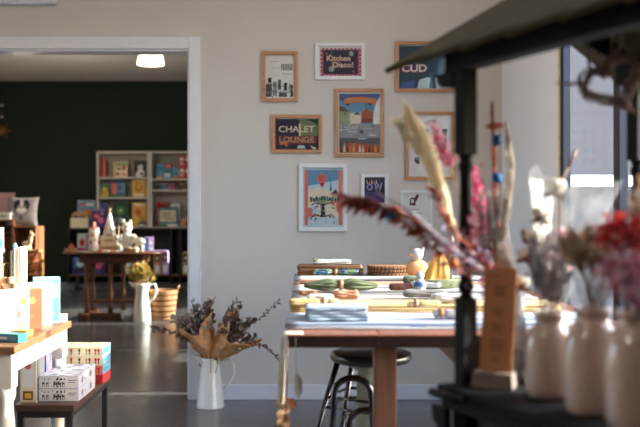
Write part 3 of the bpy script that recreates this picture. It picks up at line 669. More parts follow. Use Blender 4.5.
for s in (-1, 1): dscpatch(s * .062, .275, .03, .062, 0, s * .35); dscpatch(s * .055, .235, .04, .035, 0)
dscpatch(0, .265, .018, .055, 1, lift=.002); dscpatch(0, .195, .06, .04, 1, lift=.002); dscpatch(0, .222, .014, .009, 0, lift=.004)
for s in (-1, 1): dscpatch(s * .045, .245, .008, .008, 1, lift=.004)
for i in range(9): a = PI + PI * (i + .5) / 9; dscpatch(.085 * math.cos(a), .205 + .085 * math.sin(a), .009, .007, 0, lift=.003)
dscpatch(0, .09, .012, .03, 0, lift=.002)
m.build('dog_face_print', [INK['navy'], INK['white']], cu)
carton('small white box with dark figures on the far left crate', (X(3.5, CY), CY + .06, 1.162), 0, .15, .1, .095, INK['white'], [('r', .3, .3, .4, .7, 'black'), ('r', .5, .3, .58, .6, 'black'), ('c', .7, .5, .06, .06, 'dgrey')], name='card_box', lid=.8)
book('pinkish book leaning at far left behind the small white box', (X(1.5, CY), CY + .2, 1.162), 0, .2, .34, .02, mat('dusty_pink', (190, 150, 150), .6))
# stepped toy shelf in front of the crates
st = thing('stepped_toy_shelf', 'small wooden stepped stand of toys in sunlight before the crates', 'shelf', (X(30, CY - .3), CY - .22, 0))
steps = [(-.02, .0, .80), (.03, -.06, .66), (.06, -.12, .52)]
for i, (x0, y0, z0) in enumerate(steps):
    MB().box(-.14, y0 - .06, z0 - .018, .11 + .03 * i, y0 + (-.0005 if i else .06), z0).build('step', PINE, st, bevel=.003)
l = MB()
for x in (-.13, .09): l.box(x, .03, 0, x + .02, .058, .78); l.box(x, -.058, 0, x + .02, -.03, .78); l.box(x, -.118, 0, x + .02, -.09, .64); l.box(x, -.178, 0, x + .02, -.15, .502)
l.build('support', PINE, st)
def animal(label, loc, rz, s, body, legs=True, tall=1.0):
    o = thing('wooden_animal', label, 'toy', loc, rz, 'wooden toy animals in the sun'); b = MB()
    for x in (-.035, .03):
        for y in (-.012, .012): b.tube([(x * s, y * s, 0), (x * s, y * s, .04 * s)], .009 * s, 7)
    b.ball((0, 0, .055 * s), .03 * s, (1.7, .85, 1)); b.tube([(.035 * s, 0, .06 * s), (.05 * s, 0, .085 * s * tall), (.055 * s, 0, .1 * s * tall)], [.02 * s, .016 * s, .014 * s], 8)
    b.ball((.062 * s, 0, .105 * s * tall), .02 * s, (1.3, .85, .9)); b.build('body', body, o)
    e = MB()
    for y in (-.01, .01): e.ball((.052 * s, y * s, .125 * s * tall), .008 * s, (.6, .5, 1.6), n=6)
    e.build('ear', body, o); MB().tube([(-.05 * s, 0, .065 * s), (-.072 * s, 0, .055 * s)], [.006 * s, .003 * s], 6).build('tail', body, o)
    return o
AW = mat('toy_pale_wood', (240, 210, 176), .6); AO = mat('toy_orange_wood', (216, 134, 76), .6)
sx_, sy_ = st.location.x, st.location.y
animal('pale wooden toy giraffe standing on the top step of the toy stand', (sx_ - .06, sy_, .8005), R(-30), 1.3, AW, tall=1.35)
animal('orange brown wooden toy fox on the middle step of the toy stand', (sx_ + .02, sy_ - .065, .6605), R(-25), 1.25, AO)
animal('large orange wooden toy squirrel on the lowest step of the toy stand', (sx_ + .075, sy_ - .12, .5205), R(-20), 1.45, AO)
animal('small pale wooden toy dog left on the lowest step of the toy stand', (sx_ - .08, sy_ - .12, .5205), R(-40), 1.0, AW)
# ------------------------------------------------------------------ black trolley shelf and white bookcases at the green wall
SY = 14.08; k0 = F / SY
def sx(px): return X(px, SY)
def sz(py): return Z(py, SY)
TZ1 = sz(228)
tl = thing('trolley_shelf', 'long black shelf unit on castors along the dark green wall', 'shelf', ((sx(67) + sx(205)) / 2, SY + .2, 0))
hw = (sx(205) - sx(67)) / 2; zb = sz(274.5)
MB().box(-hw, -.2, TZ1 - .035, hw, .18, TZ1).build('top_board', BLACKP, tl, bevel=.004)
MB().box(-hw + .03, -.2, zb - .03, hw - .03, .18, zb).build('lower_shelf', wood('dark_shelf_wood', (84, 56, 46), (104, 70, 56), .5), tl, bevel=.004)
MB().box(-hw + .03, .165, zb, hw - .03, .18, TZ1 - .035).build('back_panel', BLACKP, tl)
for x in (-hw, sx(108) - tl.location.x, sx(170) - tl.location.x, sx(179) - tl.location.x, hw - .03):
    MB().box(x, -.2, .13, x + .03, .165, TZ1 - .035).build('upright', BLACKP, tl)
for x in (-hw + .16, 0, hw - .16):
    c = MB(); c.lathe([(.001, -.02), (.06, -.018), (.065, 0), (.06, .018), (.001, .02)], 18, M=T(x, -.12, .065) @ RX(PI / 2)); c.box(x - .03, -.15, .12, x + .03, -.09, zb - .03); c.build('castor', BLACKM, tl)
def case(px0, px1, ptop, shelves, label):
    w = sx(px1) - sx(px0); z0 = TZ1 + .001; h = sz(ptop) - z0
    o = thing('bookcase', label, 'bookcase', (sx(px0), SY + .03, z0), group='white bookcases on the black shelf unit'); t = .035
    MB().box(0, 0, 0, t, .3, h).build('side_panel', SHELFW, o, bevel=.002); MB().box(w - t, 0, 0, w, .3, h).build('side_panel', SHELFW, o, bevel=.002)
    MB().box(t, 0, h - t, w - t, .3, h).build('top_panel', SHELFW, o, bevel=.002); MB().box(t, 0, 0, w - t, .3, .02).build('bottom_panel', SHELFW, o, bevel=.002)
    MB().box(t, .288, .02, w - t, .3, h - t).build('back_panel', mat('bookcase_back', (176, 168, 156), .6), o)
    for p in shelves: z = sz(p) - z0; MB().box(t, 0, z - .028, w - t, .288, z).build('shelf', SHELFW, o, bevel=.002)
    return z0 + .0205
za = case(96, 149, 151, (177, 197), 'left white bookcase with facing picture books')
zc = case(149.3, 203, 151, (178.5, 189.6), 'right white bookcase with boxes and cups beside the door casing')
s1, s2, t1, t2 = sz(177) + .0005, sz(197) + .0005, sz(178.5) + .0005, sz(189.6) + .0005
GB = 'books facing out on the white bookcases'
def fb(px0, px1, py0, z, label, cover, items, t=.02, y=.12, name='picture_book', **kw):
    return book(label, ((sx(px0) + sx(px1)) / 2, SY + y, z), 0, sx(px1) - sx(px0), sz(py0) - z, t, cover, items, group=GB, name=name, **kw)
for i, lb in enumerate(('dark red', 'bright red', 'coral red')):
    book(lb + ' thin book spine out at the left of the top bookcase shelf' , (sx(99.4 + i * 1.9), SY + .16, s1), R(90), .2, .31 - .012 * i, .026, INK[('maroon', 'red', 'coral')[i]], group='red spines on the top shelf')
fb(112, 126, 161.5, s1, 'cream cookery picture book with red fruit on the top bookcase shelf', INK['cream'], [('r', .05, .04, .95, .96, 'cream'), ('r', .05, .7, .95, .94, 'sage'), ('c', .75, .6, .14, .16, 'red'), ('c', .38, .55, .16, .08, 'dgrey'), ('c', .3, .22, .16, .1, 'rust'), ('c', .75, .2, .12, .1, 'coral'), ('r', .05, .0, .16, .96, 'yellow')])
fb(132.5, 146, 160, s1, 'black book with a black and white dog on the top bookcase shelf', INK['black'], [('c', .5, .25, .3, .3, 'white'), ('c', .48, .62, .2, .2, 'white'), ('c', .4, .75, .1, .08, 'black'), ('c', .55, .6, .05, .05, 'black'), ('c', .6, .2, .12, .1, 'dgrey'), ('p', [(.15, 0), (.1, .2), (.3, .35), (.4, 0)], 'white')])
fb(99, 107.5, 184, s2, 'small green and yellow book on the middle bookcase shelf', INK['green'], [('r', .05, .05, .95, .45, 'yellow'), ('c', .5, .6, .3, .3, 'yellow'), ('c', .4, .3, .14, .14, 'red')])
fb(109.5, 124, 181.5, s2, 'wide blue book with an orange figure on the middle bookcase shelf', INK['blue'], [('r', 0, 0, 1, .14, 'green'), ('r', .05, .2, .4, .9, 'coral'), ('c', .3, .7, .12, .12, 'orange'), ('r', .45, .3, .95, .9, 'sky'), ('c', .6, .6, .14, .2, 'blue')])
fb(131, 144, 179.5, s2, 'yellow picture book on the middle bookcase shelf', INK['yellow'], [('c', .5, .55, .32, .36, 'orange'), ('c', .5, .6, .15, .18, 'yellow'), ('r', .1, .06, .9, .2, 'cream'), ('c', .3, .85, .1, .1, 'rust')])
book('yellow spined book standing at the right of the middle bookcase shelf', (sx(146.2), SY + .16, s2), R(90), .18, .26, .03, INK['yellow'], group=GB)
fb(99, 105, 203, za, 'slim blue book at the left of the lowest bookcase shelf', INK['blue'], [('r', .1, .1, .9, .5, 'sage')])
fb(111.5, 127, 200, za, 'dark green book on the lowest bookcase shelf', INK['dgreen'], [('c', .5, .6, .3, .3, 'green'), ('r', .1, .1, .9, .25, 'green'), ('c', .5, .6, .1, .1, 'yellow')])
fb(131, 145, 202.5, za, 'orange yellow book on the lowest bookcase shelf', INK['yellow'], [('c', .4, .6, .28, .3, 'orange'), ('c', .65, .35, .2, .2, 'tan'), ('r', .1, .86, .9, .95, 'cream'), ('c', .4, .6, .1, .1, 'brown')])
hl = thing('toy_helmet', 'dark and white round toy on the lowest bookcase shelf by the divider', 'toy', (sx(141.5), SY + .05, za))
hb = MB(); hb.lathe([(.05, 0), (.058, .02), (.055, .05), (.035, .085), (0, .095)], 18); hb.build('shell', INK['dgrey'], hl); MB().lathe([(.0601, .012), (.061, .02), (.0601, .03)], 18, cap=False).build('band', INK['white'], hl)
# right case
GX = 'game boxes on the right bookcase'
carton('wide teal game box on the top shelf of the right bookcase', ((sx(156) + sx(171.5)) / 2, SY + .12, t1), 0, sx(171.5) - sx(156), .14, .17, INK['teal'], [('c', .3, .5, .14, .14, 'sky'), ('r', .5, .1, .9, .5, 'pale'), ('c', .7, .7, .12, .12, 'green'), ('r', .05, .05, .4, .2, 'yellow')], name='game_box', cat='box', group=GX)
carton('blue box lying on top of the wide teal game box', (sx(160.5), SY + .12, t1 + .1705), 0, .13, .12, .07, INK['blue'], [('r', .1, .2, .9, .8, 'sky')], name='game_box', group=GX)
carton('red box lying on the wide teal game box', (sx(167.8), SY + .12, t1 + .1705), 0, .095, .12, .065, INK['red'], [('r', .1, .2, .9, .8, 'coral')], name='game_box', group=GX)
carton('pale blue green game box between teal box and red stacks', (sx(175.2), SY + .12, t1), 0, .1, .14, .18, INK['sky'], [('c', .5, .4, .3, .3, 'teal'), ('r', .1, .05, .9, .2, 'orange')], name='game_box', group=GX)
for c_ in range(2):
    for r_ in range(4):
        carton('%s red and white box of the %s pile on the right bookcase' % (('lowest', 'second', 'third', 'topmost')[r_], ('left', 'right')[c_]), (sx(181.2 + c_ * 6.2), SY + .12, t1 + r_ * .0905), 0, .09, .12, .09, INK['red' if (r_ + c_) % 2 else 'coral'], [('r', .1, .15, .9, .55, 'white' if r_ % 2 else 'red'), ('c', .5, .6, .2, .2, 'cream' if c_ else 'white')], name='gift_box', group='red and white boxes on the right bookcase')
def tin(label, x, y, z, r_, h, c, c2, name='tin', cat='tin', group=None):
    o = thing(name, label, cat, (x, y, z), 0, group)
    MB().lathe([(r_, 0), (r_ * 1.02, .004), (r_ * 1.02, h * .8)], 16).build('body', c, o); MB().lathe([(r_ * 1.06, h * .8 + .0005), (r_ * 1.06, h - .004), (r_, h)], 16).build('lid', c2, o)
    return o
GT = 'small tins on the narrow shelf'
for i, (p, c, d, lb) in enumerate(((156.5, 'dgrey', 'grey', 'dark grey'), (160.5, 'teal', 'pale', 'teal'), (164, 'grey', 'white', 'pale grey'), (168.5, 'lilac', 'pink', 'lilac'), (171.8, 'pink', 'lilac', 'pink'), (177, 'brown', 'dgrey', 'brown'), (181.5, 'dgrey', 'tan', 'charcoal'), (187, 'brown', 'tan', 'reddish brown'))):
    tin(lb + ' small tin on the narrow middle shelf of the right bookcase', sx(p), SY + .1, t2, .024, .1, INK[c], INK[d], group=GT)
GC = 'cups and figures on the lowest shelf of the right bookcase'
bx_ = carton('white box with dark stripe low in the right bookcase', (sx(174), SY + .2, zc), 0, .14, .1, .36, INK['white'], [('r', .1, .75, .9, .8, 'dgrey'), ('r', .2, .84, .8, .9, 'brown')], name='card_box')
for i, (p, lb) in enumerate(((156.8, 'left'), (163.2, 'right'))):
    o = thing('stacked_cups', '%s tower of red and pink stacking cups low in the right bookcase' % lb, 'toy', (sx(p), SY + .2, zc), 0, GC)
    for j in range(4): MB().lathe([(.043 - j * .004, j * .1), (.05 - j * .004, j * .1 + .096)], 16).build('cup', INK[('red', 'coral', 'pink', 'red')[j]], o)
lb_ = thing('letter_board', 'teal framed letter board standing low in the right bookcase', 'sign', (sx(167.5), SY + .07, zc + .0))
w, h = sx(178) - sx(157.5), .25
q = MB(); q.box(-w / 2, -.02, .045, w / 2, .02, .045 + h); q.build('frame', mat('teal_frame', (48, 126, 136), .5), lb_, bevel=.014)
MB().box(-w / 2 + .035, -.023, .08, w / 2 - .035, -.0205, .01 + h).build('board', INK['cream'], lb_)
q = MB()
for r_ in range(4):
    for c_ in range(9):
        if rr.random() < .85: q.box(-w / 2 + .06 + c_ * .024, -.025, .105 + r_ * .035, -.045 - w / 2 + .12 + c_ * .024, -.0232, .128 + r_ * .035)
q.build('letter_marks', INK['brown'], lb_); MB().box(-w / 2 + .02, -.03, 0, w / 2 - .02, .03, .0445).build('stand', INK['white'], lb_)
carton('small green box lying before the letter board', (sx(163), SY - .02 + .05, zc), 0, .13, .03, .04, INK['green'], [('r', .1, .2, .9, .8, 'dgreen')], name='card_box')
bt = thing('bottle', 'dark tall bottle at the right end of the lowest bookcase shelf', 'bottle', (sx(187.6), SY + .12, zc))
MB().lathe([(.035, 0), (.037, .01), (.037, .25), (.015, .32), (.014, .4)], 16).build('glass_body', INK['black'], bt); MB().lathe([(.017, .4005), (.017, .43)], 12).build('cap', INK['brown'], bt)
MB().lathe([(.0375, .06), (.0375, .18)], 16, cap=False).build('label_band', INK['tan'], bt)
for i, (p, c) in enumerate(((181, 'tan'), (184, 'coral'))): tin(('tan' if i == 0 else 'coral') + ' jar low in the right bookcase beside the dark bottle', sx(p), SY + .1, zc, .022, .13, INK[c], INK['cream'], name='jar', cat='jar', group=GC)
# items on the black unit, left of the bookcases and on its lower shelf
tzz = TZ1 + .0005
GK = 'children books on the black shelf unit'
by = thing('toy_display_box', 'cream card display box of small toys on the black shelf unit, far left', 'box', ((sx(70) + sx(88)) / 2, SY + .06, tzz))
MB().box(-.14, -.05, 0, .14, .05, .16).build('tray', INK['cream'], by, bevel=.004); MB().prism([(-.14, .16), (-.14, .22), (-.08, .26), (.1, .26), (.14, .18), (.14, .16)], .04, .05).build('header_card', INK['tan'], by)
for i in range(6): MB().ball((-.11 + i * .044, -.0, .175), .022, (1, 1, 1.4), n=8).build('toy', INK[('orange', 'blue', 'sage', 'red', 'teal', 'yellow')[i]], by)
book('large pale blue comic picture book on the black shelf unit, left of the bookcase', ((sx(75) + sx(93)) / 2, SY + .16, tzz), 0, .28, .44, .025, INK['pale'], [('r', .03, .03, .97, .97, 'sky'), ('c', .3, .85, .2, .08, 'pink'), ('c', .55, .55, .3, .2, 'orange'), ('c', .7, .35, .2, .16, 'sage'), ('r', .05, .05, .95, .2, 'blue'), ('r', .5, .8, .9, .9, 'white')], group=GK)
book('purple and pink picture book leaning against the white bookcase', ((sx(92) + sx(105.5)) / 2, SY - .0, tzz), 0, .215, .305, .022, INK['purple'], [('r', .04, .9, .96, .97, 'lilac'), ('c', .35, .62, .2, .16, 'coral'), ('c', .65, .4, .25, .25, 'pink'), ('c', .4, .25, .22, .18, 'blue'), ('c', .75, .75, .12, .1, 'lilac')], group=GK)
lz = zb + .0005
book('bright blue picture book on the lower black shelf, far left', ((sx(71) + sx(86)) / 2, SY + .1, lz), 0, .235, .27, .03, INK['blue'], [('r', .05, .05, .95, .35, 'navy'), ('c', .5, .6, .25, .2, 'pale'), ('r', .1, .8, .9, .93, 'sky')], group=GK)
book('purple picture book with a pink shape on the lower black shelf', ((sx(92) + sx(104)) / 2, SY + .1, lz), 0, .19, .25, .03, INK['purple'], [('c', .4, .5, .3, .25, 'pink'), ('c', .7, .7, .15, .12, 'coral'), ('r', .1, .1, .6, .25, 'blue')], group=GK)
for i, (p, c, lb, hh) in enumerate(((126.5, 'white', 'white', .3), (157.5, 'tan', 'tan', .36), (165.5, 'lilac', 'lilac and tan', .38), (186, 'sage', 'grey green', .36))):
    carton(lb + ' tall box on lower black shelf, ' + ('behind the round table', 'left one above the basket', 'right one above the basket', 'beside the door casing')[i], (sx(p), SY + .05, lz), 0, .11, .14, hh, INK[c], [('r', .1, .55, .9, .92, 'brown' if i else 'pale'), ('r', .2, .1, .8, .4, 'white'), ('c', .5, .72, .2, .2, 'cream')], name='gift_box', group='gift boxes on the lower black shelf')
# straw star on the green wall at the photo's left edge
so = thing('straw_star', 'brown straw star ornament hanging on the dark green wall', 'ornament', (X(2, YB - .05), YB - .0115, Z(131, YB)))
q = MB()
for i in range(12):
    a = 2 * PI * i / 12; L = .15 if i % 2 == 0 else .1; q.tube([(0, 0, 0), (L * math.cos(a), 0, L * math.sin(a))], [.012, .003], 6)
q.build('rays', mat('straw', (150, 100, 56), .7), so); MB().ball((0, -.012, 0), .03, (1, .5, 1)).build('centre', mat('straw', (150, 100, 56), .7), so)
for i, p in enumerate((105.5, 117)):
    o = thing('hanging_bauble', ('upper' if i == 0 else 'lower') + ' small white ornament hanging above the straw star', 'ornament', (X(2, YB), YB - .0145, Z(p, YB)), 0, 'white ornaments on the green wall')
    MB().ball((0, 0, 0), .018, (1.8, .8, .8)).build('body', INK['white'], o); MB().tube([(0, 0, .012), (0, .01, .1)], .002, 5).build('thread', INK['tan'], o)

# ------------------------------------------------------------------ round gateleg table in the back room
GY = 10.62; gx0, gx1 = X(63, GY), X(167, GY); gh = .79
gt = thing('gateleg_table', 'dark brown wooden gateleg table with turned legs in the back room', 'table', ((gx0 + gx1) / 2, GY, 0)); ga = (gx1 - gx0) / 2
q = MB(); q.lathe([(ga - .012, -.026), (ga, -.016), (ga, -.006), (ga - .01, 0)], 48, M=T(0, 0, gh) @ Matrix.Diagonal((1, .55, 1, 1))); q.build('tabletop', DARKW, gt)
q = MB(); q.box(-.38, -.2, gh - .13, .38, -.18, gh - .027); q.box(-.38, .18, gh - .13, .38, .2, gh - .027); q.box(-.38, -.18, gh - .13, -.36, .18, gh - .027); q.box(.36, -.18, gh - .13, .38, .18, gh - .027); q.build('apron', DARKW, gt, bevel=.003)
prof = [(.03, .07), (.03, .16), (.02, .18), (.03, .22), (.034, .3), (.018, .38), (.018, .42), (.032, .5), (.024, .56), (.034, .6), (.034, gh - .13)]
for (x, y) in ((-.3, -.19), (-.02, -.19), (.07, .19), (.3, .19), (-.3, .19), (.3, -.19)):
    MB().lathe(prof, 16).build('leg', DARKW, gt, loc=(x, y * .8, 0))
for x in (-.3, .3): MB().box(x - .045, -.3, 0, x + .045, .3, .07).build('foot_bar', DARKW, gt, bevel=.015)
MB().box(-.4, -.185, .001, .1, -.12, .07).build('floor_rail', DARKW, gt, bevel=.015)
q = MB(); q.box(-.27, -.012, .17, .27, .012, .21); q.build('stretcher', DARKW, gt, bevel=.004)
gz = gh + .0005
def gp(px, dy=0): return X(px, GY + dy)
# things on it
o = thing('toy_boat', 'tan and red wooden toy boat at the left end of the gateleg table', 'toy', (gp(71.5, -.02), GY - .02, gz)); q = MB()
q.prism([(-.085, .035), (-.07, 0), (.07, 0), (.09, .045), (.06, .04), (-.06, .032)], -.03, .03); q.build('hull', INK['tan'], o, bevel=.004); MB().box(-.03, -.02, .037, .03, .02, .07).build('cabin', INK['coral'], o, bevel=.004); MB().lathe([(.012, .07), (.012, .1)], 10).build('funnel', INK['orange'], o)
book('white picture book with a red figure on the gateleg table, left of the candle tin', (gp(83.5, .0), GY + .0, gz), R(-12), .15, .21, .02, INK['pale'], [('c', .4, .5, .22, .3, 'red'), ('c', .42, .66, .1, .1, 'coral'), ('r', .7, .05, .95, .95, 'lilac'), ('r', .05, .05, .65, .2, 'pink')])
o = thing('patterned_tin', 'white cylinder tin with red sprigs and a peach knob on the gateleg table', 'tin', (gp(94, -.08), GY - .08, gz)); MB().lathe([(.058, 0), (.06, .005), (.06, .26), (.055, .275)], 24).build('body', INK['white'], o)
q = MB()
for i in range(14): a = rr.random() * 2 * PI; z = .06 + rr.random() * .15; q.ball((.059 * math.cos(a), .059 * math.sin(a), z), .016, (.6, .6, 1.3), n=6)
q.build('sprig_pattern', INK['red'], o); MB().lathe([(.058, .2755), (.058, .285), (.014, .29), (.02, .32), (.016, .345), (0, .35)], 16).build('knob', INK['coral'], o)
lo = carton('cream lower drawer box on the gateleg table under the wooden easel', (gp(111, 0), GY - .02, gz), 0, .23, .16, .075, INK['cream'], [('r', .05, .15, .95, .85, 'tan'), ('c', .5, .5, .03, .03, 'brown')], name='drawer_box', lid=.5)
carton('white upper box on top of the cream drawer box', (gp(110, 0), GY - .02, gz + .0755), 0, .19, .14, .11, INK['white'], [('r', .04, .06, .96, .94, 'cream'), ('r', .2, .4, .8, .6, 'tan')], name='drawer_box', lid=.6)
o = thing('toy_tipi', 'white toy tipi with pointed poles standing on the white upper box', 'toy', (gp(110, 0), GY - .02, gz + .186)); q = MB()
q.lathe([(.075, 0), (.03, .2), (.012, .27)], 6, smooth=False); q.build('canvas', INK['white'], o); q = MB()
for i in range(6): a = 2 * PI * i / 6; q.tube([(.078 * math.cos(a), .078 * math.sin(a), 0), (0, 0, .285), (-.014 * math.cos(a), -.014 * math.sin(a), .325)], .005, 6)
q.build('poles', INK['tan'], o); MB().add([(-.028, -.0655, 0.002), (.028, -.0655, 0.002), (0, -.032, .13)], [(0, 1, 2)]).build('door_flap', INK['brown'], o)
# plush toy figure
PL = mat('white_plush', (236, 232, 224), .95, bump=.5, bscale=160)
o = thing('plush_toy', 'tall white plush toy sitting upright on the gateleg table', 'toy', (gp(127, -.06), GY - .06, gz)); q = MB()
q.ball((0, 0, .12), .075, (.95, .85, 1.6), n=16); q.ball((0, -.005, .28), .062, (1, .95, 1), n=16); q.ball((0, -.06, .27), .024, (1, 1, .8)); q.build('body', PL, o)
for s in (-1, 1):
    MB().ball((s * .04, 0, .345), .02, (.8, .6, 1.8)).build('ear', PL, o); MB().tube([(s * .06, -.02, .19), (s * .085, -.05, .14), (s * .07, -.07, .1)], [.024, .024, .02], 8).build('arm', PL, o); MB().tube([(s * .035, -.03, .035), (s * .06, -.11, .03)], [.032, .03], 8).build('leg', PL, o)
q = MB(); q.ball((-.02, -.056, .3), .006, n=6); q.ball((.02, -.056, .3), .006, n=6); q.ball((0, -.083, .275), .008, n=6); q.build('eyes_and_nose', INK['black'], o)
o = thing('toy_hat', 'small black wide brimmed hat on a peg stand left of the tall plush toy', 'hat', (gp(118.6, .05), GY + .06, gz)); q = MB(); q.lathe([(.05, 0), (.05, .012), (.006, .02), (.006, .33)], 14); q.build('stand', INK['tan'], o)
q = MB(); q.lathe([(.09, .3305), (.092, .335), (.055, .345), (.05, .39), (.03, .405), (0, .408)], 20); q.build('felt', INK['black'], o)
o = thing('plush_lamb', 'small white plush lamb standing right of the tall plush toy', 'toy', (gp(139.5, -.12), GY - .12, gz), R(-15)); q = MB()
for x in (-.04, .04):
    for y in (-.02, .02): q.tube([(x, y, 0), (x, y, .08)], .015, 7)
q.ball((0, 0, .12), .05, (1.5, .9, .95), n=14, jit=.06); q.ball((-.075, -.01, .175), .035, (1.2, .9, 1), n=12); q.build('body', PL, o)
for s in (-1, 1): MB().ball((-.07, s * .034, .185), .014, (.6, 1.3, .8), n=8).build('ear', PL, o)
carton('lilac and blue box at the right of the gateleg table', (gp(149.5, 0), GY - .03, gz), R(10), .11, .1, .17, INK['lilac'], [('r', .05, .05, .45, .95, 'blue'), ('c', .65, .6, .15, .15, 'white'), ('r', .5, .1, .95, .3, 'pale')], name='gift_box')
o = thing('cloth_bunting', 'pale lilac cloth hanging over the right end of the gateleg table', 'cloth', (0, 0, 0)); q = MB()
def fn(u, v):
    s = u * .34; x = gx1 - .19 + min(s, .195); z = gz + .002 if s < .195 else gz - (s - .195)
    return (x + (.012 * (s > .195)), GY - .07 + v * .09 + .008 * math.sin(u * 9), z + .004 * math.sin(v * 7) * (s < .18) + .004)
q.sheet(fn, 20, 5, .002); q.build('fabric', INK['lilac'], o)
for i, (p, c) in enumerate(((131, 'tan'), (136, 'cream'))):
    o = thing('small_bowl', ('tan', 'cream')[i] + ' little bowl on the front of the gateleg table', 'bowl', (gp(p, -.24), GY - .24, gz), 0, 'little bowls on the gateleg table'); q = MB(); q.lathe([(.02, 0), (.024, .003), (.036, .05), (.033, .05), (.02, .008), (0, .006)], 18, cap=False); q.build('body', INK[c], o)
    MB().lathe([(.0, .04), (.031, .04)], 16, cap=False).build('contents', INK['white'], o)
for i, (p, c, lb) in enumerate(((100, 'orange', 'orange'), (106, 'white', 'white'), (113, 'tan', 'tan'), (120, 'pale', 'pale blue'))):
    carton(lb + ' flat card pack lying along the front edge of the gateleg table', (gp(p, -.22), GY - .22, gz), R(8 * i - 10), .065, .05, .018, INK[c], name='card_pack', cat='cards', group='card packs on the gateleg table')

# ------------------------------------------------------------------ white jug with dried flowers and the basket
JY = 10.2
jx = X(142, JY)
o = thing('enamel_jug', 'tall white enamel jug on floor before the gateleg table', 'jug', (jx, JY, 0))
q = MB(); q.lathe([(.1, 0), (.104, .006), (.088, .2), (.07, .33), (.09, .41), (.1, .44), (.095, .44), (.066, .33), (.08, .02), (0, .012)], 28, cap=False); q.build('body', WHITEP, o)
q = MB(); q.tube([(.085, 0, .42), (.15, 0, .43), (.17, 0, .36), (.14, 0, .27), (.085, 0, .22)], .012, 8); q.build('handle', WHITEP, o); MB().prism([(-.09, .38), (-.155, .46), (-.085, .44)], -.03, .03).build('spout', WHITEP, o, bevel=.006)
o = thing('dried_flower_bunch', 'golden green dried flowers standing in the tall white jug by gateleg table', 'flowers', (jx, JY, .30))
YG = leafmat('dried_gold', (190, 156, 78)); OG = leafmat('olive_dry', (128, 120, 58)); q = MB(); rq = random.Random(5)
s_ = MB()
for i in range(34):
    a = rq.random() * 2 * PI; r_ = rq.random() * .19; top = Vector((r_ * math.cos(a) - .01, r_ * math.sin(a) * .7, .22 + rq.random() * .16 - r_ * .3))
    s_.tube([(.02 * math.cos(a), .02 * math.sin(a), -.25), (.03 * math.cos(a), .03 * math.sin(a), .1), top], .003, 4)
    for j in range(9):
        t = .5 + .5 * rq.random(); p = Vector((.03 * math.cos(a), .03 * math.sin(a), .1)).lerp(top, t); d = Vector((rq.uniform(-1, 1), rq.uniform(-1, 1), rq.uniform(0, 1)))
        q.leaf(p, d, (0, 0, 1), .055 + rq.random() * .03, .024, mi=rq.randint(0, 1))
s_.build('stems', INK['tan'], o); q.build('flower_heads', [YG, OG], o)
o = thing('wicker_basket', 'sunlit tan wicker basket on floor behind the tall white jug', 'basket', (X(163, 10.42), 10.42, 0)); WK = mat('wicker', (196, 146, 98), .7, var=.25, scale=60)
q = MB(); n = 26
for i in range(n):
    a = 2 * PI * i / n; q.tube([(.12 * math.cos(a), .12 * math.sin(a), .004), (.16 * math.cos(a), .16 * math.sin(a), .33)], .004, 4)
WKD = mat('wicker_dark', (120, 76, 46), .8, var=.25, scale=60)
for r_ in range(15):
    z = .016 + r_ * .0212; R0 = .12 + .04 * z / .33
    q.tube([((R0 + .007 * (-1) ** (i + r_)) * math.cos(PI * i / n), (R0 + .007 * (-1) ** (i + r_)) * math.sin(PI * i / n), z) for i in range(2 * n)], .0095, 5, mi=1 if r_ % 3 == 1 else 0, closed=True)
q.lathe([(0, .003), (.118, .003), (.118, .012), (0, .012)], 24, cap=False); q.build('woven_body', [WK, WKD], o)
q = MB(); q.tube([(.163 * math.cos(2 * PI * i / 32), .163 * math.sin(2 * PI * i / 32), .335) for i in range(32)], .011, 8, closed=True); q.build('rim', WK, o)
for s in (-1, 1): MB().tube([(s * .163, -.04, .335), (s * .185, -.03, .38), (s * .19, 0, .395), (s * .185, .03, .38), (s * .163, .04, .335)], .007, 7).build('handle', WK, o)
# ------------------------------------------------------------------ workshop table with textiles
WX0, WX1, WY0, WY1, WH = -.048, .992, 2.49, 4.75, .9
wt = thing('workshop_table', 'long brown wooden table laden with folded textiles in the middle of the shop', 'table', ((WX0 + WX1) / 2, (WY0 + WY1) / 2, 0))
wx, wy = (WX1 - WX0) / 2, (WY1 - WY0) / 2
for i in range(4):
    q = MB(); a, c = -wx + i * .26 + .0008, -wx + (i + 1) * .26 - .0008; q.box(a, -wy + .002, WH - .036, c, wy - .002, WH)
    pk = q.build('plank', TABLEW, wt, bevel=.003)
    for s in (-1, 1): q = MB(); q.box(a, -.0022, WH - .036, c, .0022, WH - .003); q.build('end_grain', ENDG, pk, loc=(0, s * (wy + .0002), 0), bevel=.001)
LEGW = wood('table_leg_wood', (98, 68, 54), (116, 82, 66), .4, axis=(12, 12, 1))
for lx in (.232, .93):
    for ly in (2.56, 4.66): lx = .41 if (ly > 3 and lx < .5) else lx; MB().box(-.032, -.032, 0, .032, .032, WH - .0365).build('leg', LEGW, wt, loc=(lx - wt.location.x, ly - wt.location.y, 0), bevel=.003)
q = MB(); q.box(-.03, -1.03, WH - .1, .03, 1.03, WH - .0365); q.build('spine_beam', LEGW, wt)
tz9 = WH + .0008
